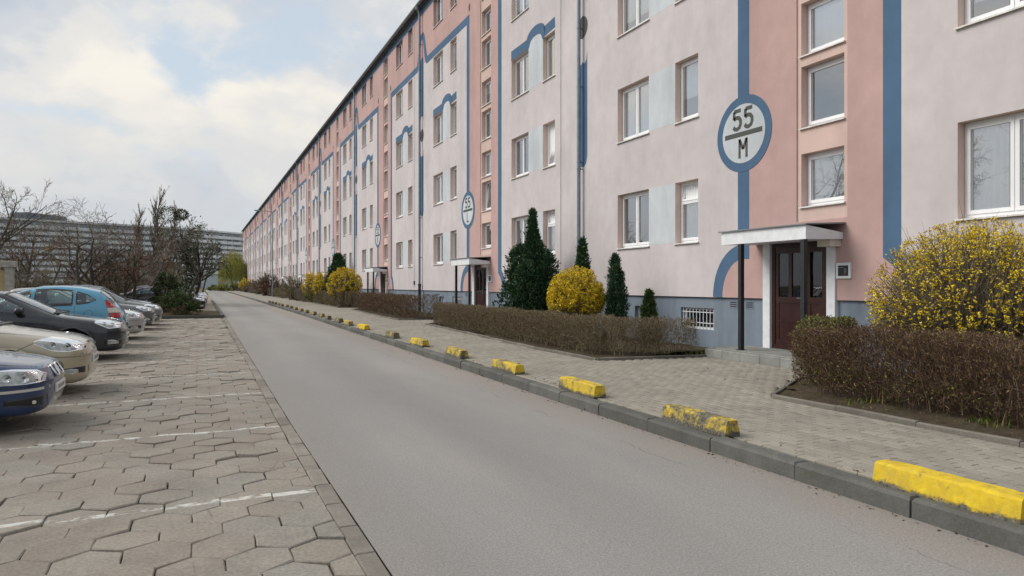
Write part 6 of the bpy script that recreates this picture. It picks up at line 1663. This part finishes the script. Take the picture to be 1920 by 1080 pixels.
bare_tree('pale leafless tree reaching in from the left edge', place(-78, 50), 50, 8.2, .13, 76, (8, 6, 5, 3), .55, .75, .14, .05, (.05, 0), 'bark', 'twig_grey', minr=.010)
bare_tree('brown twiggy tree between the left trees', place(95, 64), 64, 5.2, .11, 77, (7, 6, 5, 3), .55, .85, .14, .03, (0, 0), 'bark', 'twig_olive', minr=.013)
bare_tree('brown leafless tree behind the leaning one', place(275, 62), 62, 6.6, .13, 78, (8, 7, 6, 4), .5, .75, .13, .05, (0, 0), 'bark', 'twig_red', minr=.013)
t5, tp = bare_tree('tall leafless tree with round mistletoe clumps', place(333, 64), 64, 8.0, .17, 79, (8, 6, 5, 3), .5, .6, .12, .08, (0, 0), 'bark', 'twig_grey', minr=.011)
for q, (px, zz, rr) in enumerate(((316, 7.3, .78), (340, 7.35, .52))): ball(t5, (place(px, 64) - place(333, 64), 0, zz), rr, 700, 'mistletoe', 5 + q)
t6, tp = bare_tree('ivy-grown leafless tree beside the mistletoe tree', place(353, 58), 58, 6.8, .15, 80, (7, 6, 5, 3), .55, .65, .14, .06, (.06, 0), 'bark', 'twig_grey', minr=.011, stems=2, spread=.15)
gi = np.random.default_rng(9); V, F = leaves(np.concatenate([np.stack([gi.normal(0, .28, 1800), gi.normal(0, .28, 1800), gi.uniform(.2, 4.2, 1800)], 1), tp[gi.integers(0, len(tp), 1500)] + gi.normal(0, .16, (1500, 3))]), .13, gi, 0, .7)
obj('ivy', mesh_np('ivy', V, F, M['ivy']), t6)
bare_tree('thin leafless tree right of the ivy-grown one', place(378, 72), 72, 7.4, .10, 81, (6, 5, 4, 3), .5, .7, .13, .06, (0, 0), 'bark', 'twig_grey', minr=.010)
for q, (px, top_, lab) in enumerate(((258, 376, 'leftmost of the tall bare poplars'), (284, 345, 'tallest bare poplar, second from left'), (303, 362, 'third bare poplar from the left'), (321, 372, 'rightmost of the tall bare poplars'))):
    y = 150.0 + q * 3; X_ = place(px, y); h = EYE + (534 - top_) * (CF * y + SF * X_) / 1340
    bare_tree(lab, X_, y, h, .22, 90 + q, (60, 9, 4), .21, .48, .05, .07, (0, 0), 'bark', 'twig_hazed', minr=.022, t0=.10, grp='bare poplars behind the car park', name='poplar', lf=.9)
# undergrowth along the far side of the car park
rs = random.Random(4); UL = ['brown undergrowth shrub behind the parked cars, ' + q for q in ('at the left edge', 'second from the left edge', 'third from the left edge', 'fourth from the left edge', 'below the crooked tree', 'below the upright trunk', 'between the trunks', 'behind the many-stemmed tree', 'behind the slanting tree', 'near the mistletoe tree', 'beside the ivy-grown tree')]
for q, px in enumerate((5, 40, 72, 105, 138, 168, 200, 232, 262, 292, 318)):
    y = rs.uniform(56, 70); shrub(UL[q], place(px, y), y, rs.uniform(1.9, 2.5), rs.uniform(2.0, 3.0) if 60 < px < 190 else rs.uniform(3.4, 4.8), 1500, M[rs.choice(['twig_olive', 'twig_red', 'twig_grey', 'twig_olive'])], 100 + q, -.1, .013, 'undergrowth behind the car park', green=.25, leafsz=.12, leafmat='leaf_green' if q % 3 else 'ivy')
# trees left of the picture, seen only as reflections in the windows
for q, (x_, y_, h_, lab) in enumerate(((-9.5, 6, 9.5, 'bare tree left of the picture mirrored in the nearest windows'), (-11, 14, 11, 'second bare tree left of the picture mirrored in windows'), (-10, 23, 10, 'third bare tree left of the picture mirrored in windows'), (-12, 31, 11, 'fourth bare tree left of the picture mirrored in windows'))):
    bare_tree(lab, x_, y_, h_, .17, 140 + q, (9, 7, 6, 4), .6, .8, .14, .04, (0, 0), 'bark', 'twig_grey', minr=.008)
# willow at the far end of the building
def willow(label, x, y, h, r, seed):
    g = np.random.default_rng(seed); root, tips = bare_tree(label, x, y, h * .86, .3, seed, (8, 6, 3), .55, .8, .12, .03, (0, 0), 'bark', 'willow', z0=-.1, minr=.03, grp='willow at the end of the lane', name='willow_tree', lf=.5)
    n = 900; th = g.uniform(0, 2 * pi, n); q = np.sqrt(g.uniform(0, 1, n)) * r; zt = h * (.98 - .35 * (q / r) ** 2) * g.uniform(.8, 1.0, n)
    P0 = np.stack([q * np.cos(th), q * np.sin(th), zt], 1); L = zt * g.uniform(.35, .85, n); Ps = []
    for k in range(16):
        t = (k + .5) / 16; Ps.append(P0 + np.stack([np.cos(th) * .25 * t, np.sin(th) * .25 * t, -L * t], 1) + g.normal(0, .07, (n, 3)))
    P = np.concatenate(Ps); d = np.tile([[0, 0, -1.6]], (len(P), 1)); V, F = leaves(P, .42, g, 0, .20, d); obj('crown', mesh_np('crown', V, F, M['willow']), root)
willow('yellow-green weeping willow at the end of the pink building', place(437, 182), 182, 10.8, 3.2, 66)
# far low hedge across the end of the lane
for q, px in enumerate((408, 424, 446)):
    shrub(['pale low bush left at the end of the lane', 'low green bush at the end of the lane', 'yellow-green low bush beside the willow'][q], place(px, 200 - q * 12), 200 - q * 12, 2.6, 1.7, 500, M['twig_olive'], 120 + q, -.1, .03, 'low bushes at the end of the lane', green=2.0, leafsz=.3)

# street lamps
def lamp(label, x, y, h, arm, z0=0.0):
    r = empty('street_lamp', (x, y, z0)); tag(r, label, 'street lamp', 'street lamps')
    b = MB(); b.cyl((0, 0, 0), (0, 0, 1.1), .10, .085, 10, M['gutter']); b.cyl((0, 0, 1.1), (0, 0, h - .4), .07, .045, 8, M['gutter'])
    b.tube([(0, 0, h - .4), (0, 0, h - .1), (arm * .15, 0, h), (arm, 0, h + .06)], .035, 6, M['gutter']); b.build('pole', r)
    b = MB(); s = 1 if arm > 0 else -1; b.box(min(arm, arm + s * .55), max(arm, arm + s * .55), -.12, .12, h + .0, h + .13, M['gutter'], .03); b.build('lamp_head', r)
lamp('tall grey street lamp before the pink facade, arm over the lane', place(511, 90), 90, 10.2, -1.5, ZS)
lamp('shorter grey street lamp beside the ivy-grown tree', place(349, 59), 59, 5.2, .6)
lamp('distant street lamp before the pale low hall', place(371, 215), 215, 7.5, .8)

# shelter with yellow panels at the left edge
sh = empty('bin_shelter', (-7.71, 38.6, 0)); tag(sh, 'yellow shelter with concrete post and lintel at the left edge', 'shelter')
yel = plain('ochre_panel', (0.46, 0.38, 0.19), .85, 0, .2, 3)
b = MB(); b.box(-.32, .0, -.15, .15, -.1, 2.35, M['concrete'], .01); b.build('post', sh)
b = MB(); b.box(-6.0, -.32, -.04, .04, -.1, 2.2, yel); b.build('panel', sh)
b = MB(); b.box(-6.2, .1, -.22, .22, 2.352, 2.62, M['concrete'], .015); b.build('lintel', sh)
b = MB(); b.box(-6.0, -5.94, .04, 4.0, -.1, 2.3, yel); b.build('panel', sh)

# far ten-storey block with continuous balconies
M['far_white'] = plain('far_parapet', (0.70, 0.73, 0.77), .8, 0, .10, .3); M['far_wall'] = plain('far_wall', (0.50, 0.53, 0.57), .9, 0, .12, .3); M['far_dark'] = plain('far_window', (0.24, 0.26, 0.30), .4, 0, .3, .4)  # wall and window colours lightened to stand in for distance haze
def far_block(label, p0, p1, storeys, h0, sth, depth, seed, par='far_white', wal='far_wall'):
    r = random.Random(seed); d = np.array(p1, float) - np.array(p0, float); Ln = np.linalg.norm(d); root = empty('tower_block', (p0[0], p0[1], 0), math.atan2(d[1], d[0])); tag(root, label, 'building')
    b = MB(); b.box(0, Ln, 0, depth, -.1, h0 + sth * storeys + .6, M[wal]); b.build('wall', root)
    b = MB(); b.box(-.3, Ln + .3, -1.7, depth + .3, h0 + sth * storeys + .602, h0 + sth * storeys + 1.5, M[par]); b.build('roof_edge', root)
    nb = int(Ln / 6)
    for k in range(storeys):
        z = h0 + sth * k
        b = MB(); b.box(0, Ln, -1.5, -.004, z - .16, z - .004, M[par])
        x = 0.0
        while x < Ln - 2:
            w = 6.0 - .12; b.box(x, x + w, -1.55, -1.45, z, z + 1.45, M[par])
            x += 6.0
        b.build('balcony', root)
        b = MB()
        for q in range(int(Ln / 3)):
            if r.random() < .82: b.box(q * 3 + .35, q * 3 + .35 + r.choice((1.3, 1.9, 2.2)), -.06, -.003, z + (.05 if q % 2 else .85), z + 2.2, M['far_dark'])
            if q % 2 == 0: b.box(q * 3 + .0, q * 3 + .12, -1.44, -.062, z, z + sth - .17, M[par])
        tag(b.build('windows', root), kind='stuff')
    return root
M['far_grey'] = plain('far_parapet_grey', (0.54, 0.57, 0.61), .8, 0, .15, .3); M['far_wall2'] = plain('far_wall_grey', (0.40, 0.43, 0.46), .9, 0, .15, .3)
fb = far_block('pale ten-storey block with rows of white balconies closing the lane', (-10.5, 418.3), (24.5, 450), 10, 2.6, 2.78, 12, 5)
fb2 = far_block('long grey-blue balcony block behind the leafless trees', (-142.0, 360.7), (-11.2, 417.7), 10, 2.6, 2.78, 12, 6, 'far_grey', 'far_wall2')
b = MB(); 
db = empty('rooftop_block', (0, 0, 0)); tag(db, 'dark grey rooftop slab showing above the far pale block', 'building')
M['slate'] = plain('slate_cladding', (0.11, 0.13, 0.16), .8, 0, .15, .5)
def far_pt(px, dep): r = (px - 960) / 1340 * dep; return (SF * dep + CF * r, CF * dep - SF * r)
p0, p1 = far_pt(50, 345), far_pt(131, 372); d = np.array(p1) - np.array(p0); Ln = float(np.linalg.norm(d)); db.location = (p0[0], p0[1], 0); db.rotation_euler = (0, 0, math.atan2(d[1], d[0]))
b = MB(); b.box(0, Ln, 0, 11, 0, 34.6, M['slate']); b.build('wall', db)
b = MB(); b.box(1, Ln - 1, 1, 10, 34.602, 36.9, M['slate'], .4); b.build('plant_room', db)
# pale low hall in front of the far block
hl = empty('low_hall', (*far_pt(355, 330), 0)); tag(hl, 'pale blue-grey low hall at the foot of the far block', 'building')
p0, p1 = far_pt(355, 330), far_pt(430, 335); d = np.array(p1) - np.array(p0); Ln = float(np.linalg.norm(d)); hl.rotation_euler = (0, 0, math.atan2(d[1], d[0]))
M['hall'] = plain('hall_cladding', (0.40, 0.46, 0.50), .7, 0, .08, .4)
b = MB(); b.box(0, Ln, 0, 12, -.1, 6.4, M['hall']); b.build('wall', hl); b = MB(); b.box(-.4, Ln + .4, -.5, 12.4, 6.402, 6.9, M['far_white']); b.build('roof', hl)
for q in (3.0, 12.5): b = MB(); b.box(q, q + 2.2, -.08, -.004, 0, 2.6, M['far_dark']); b.build('door', hl)
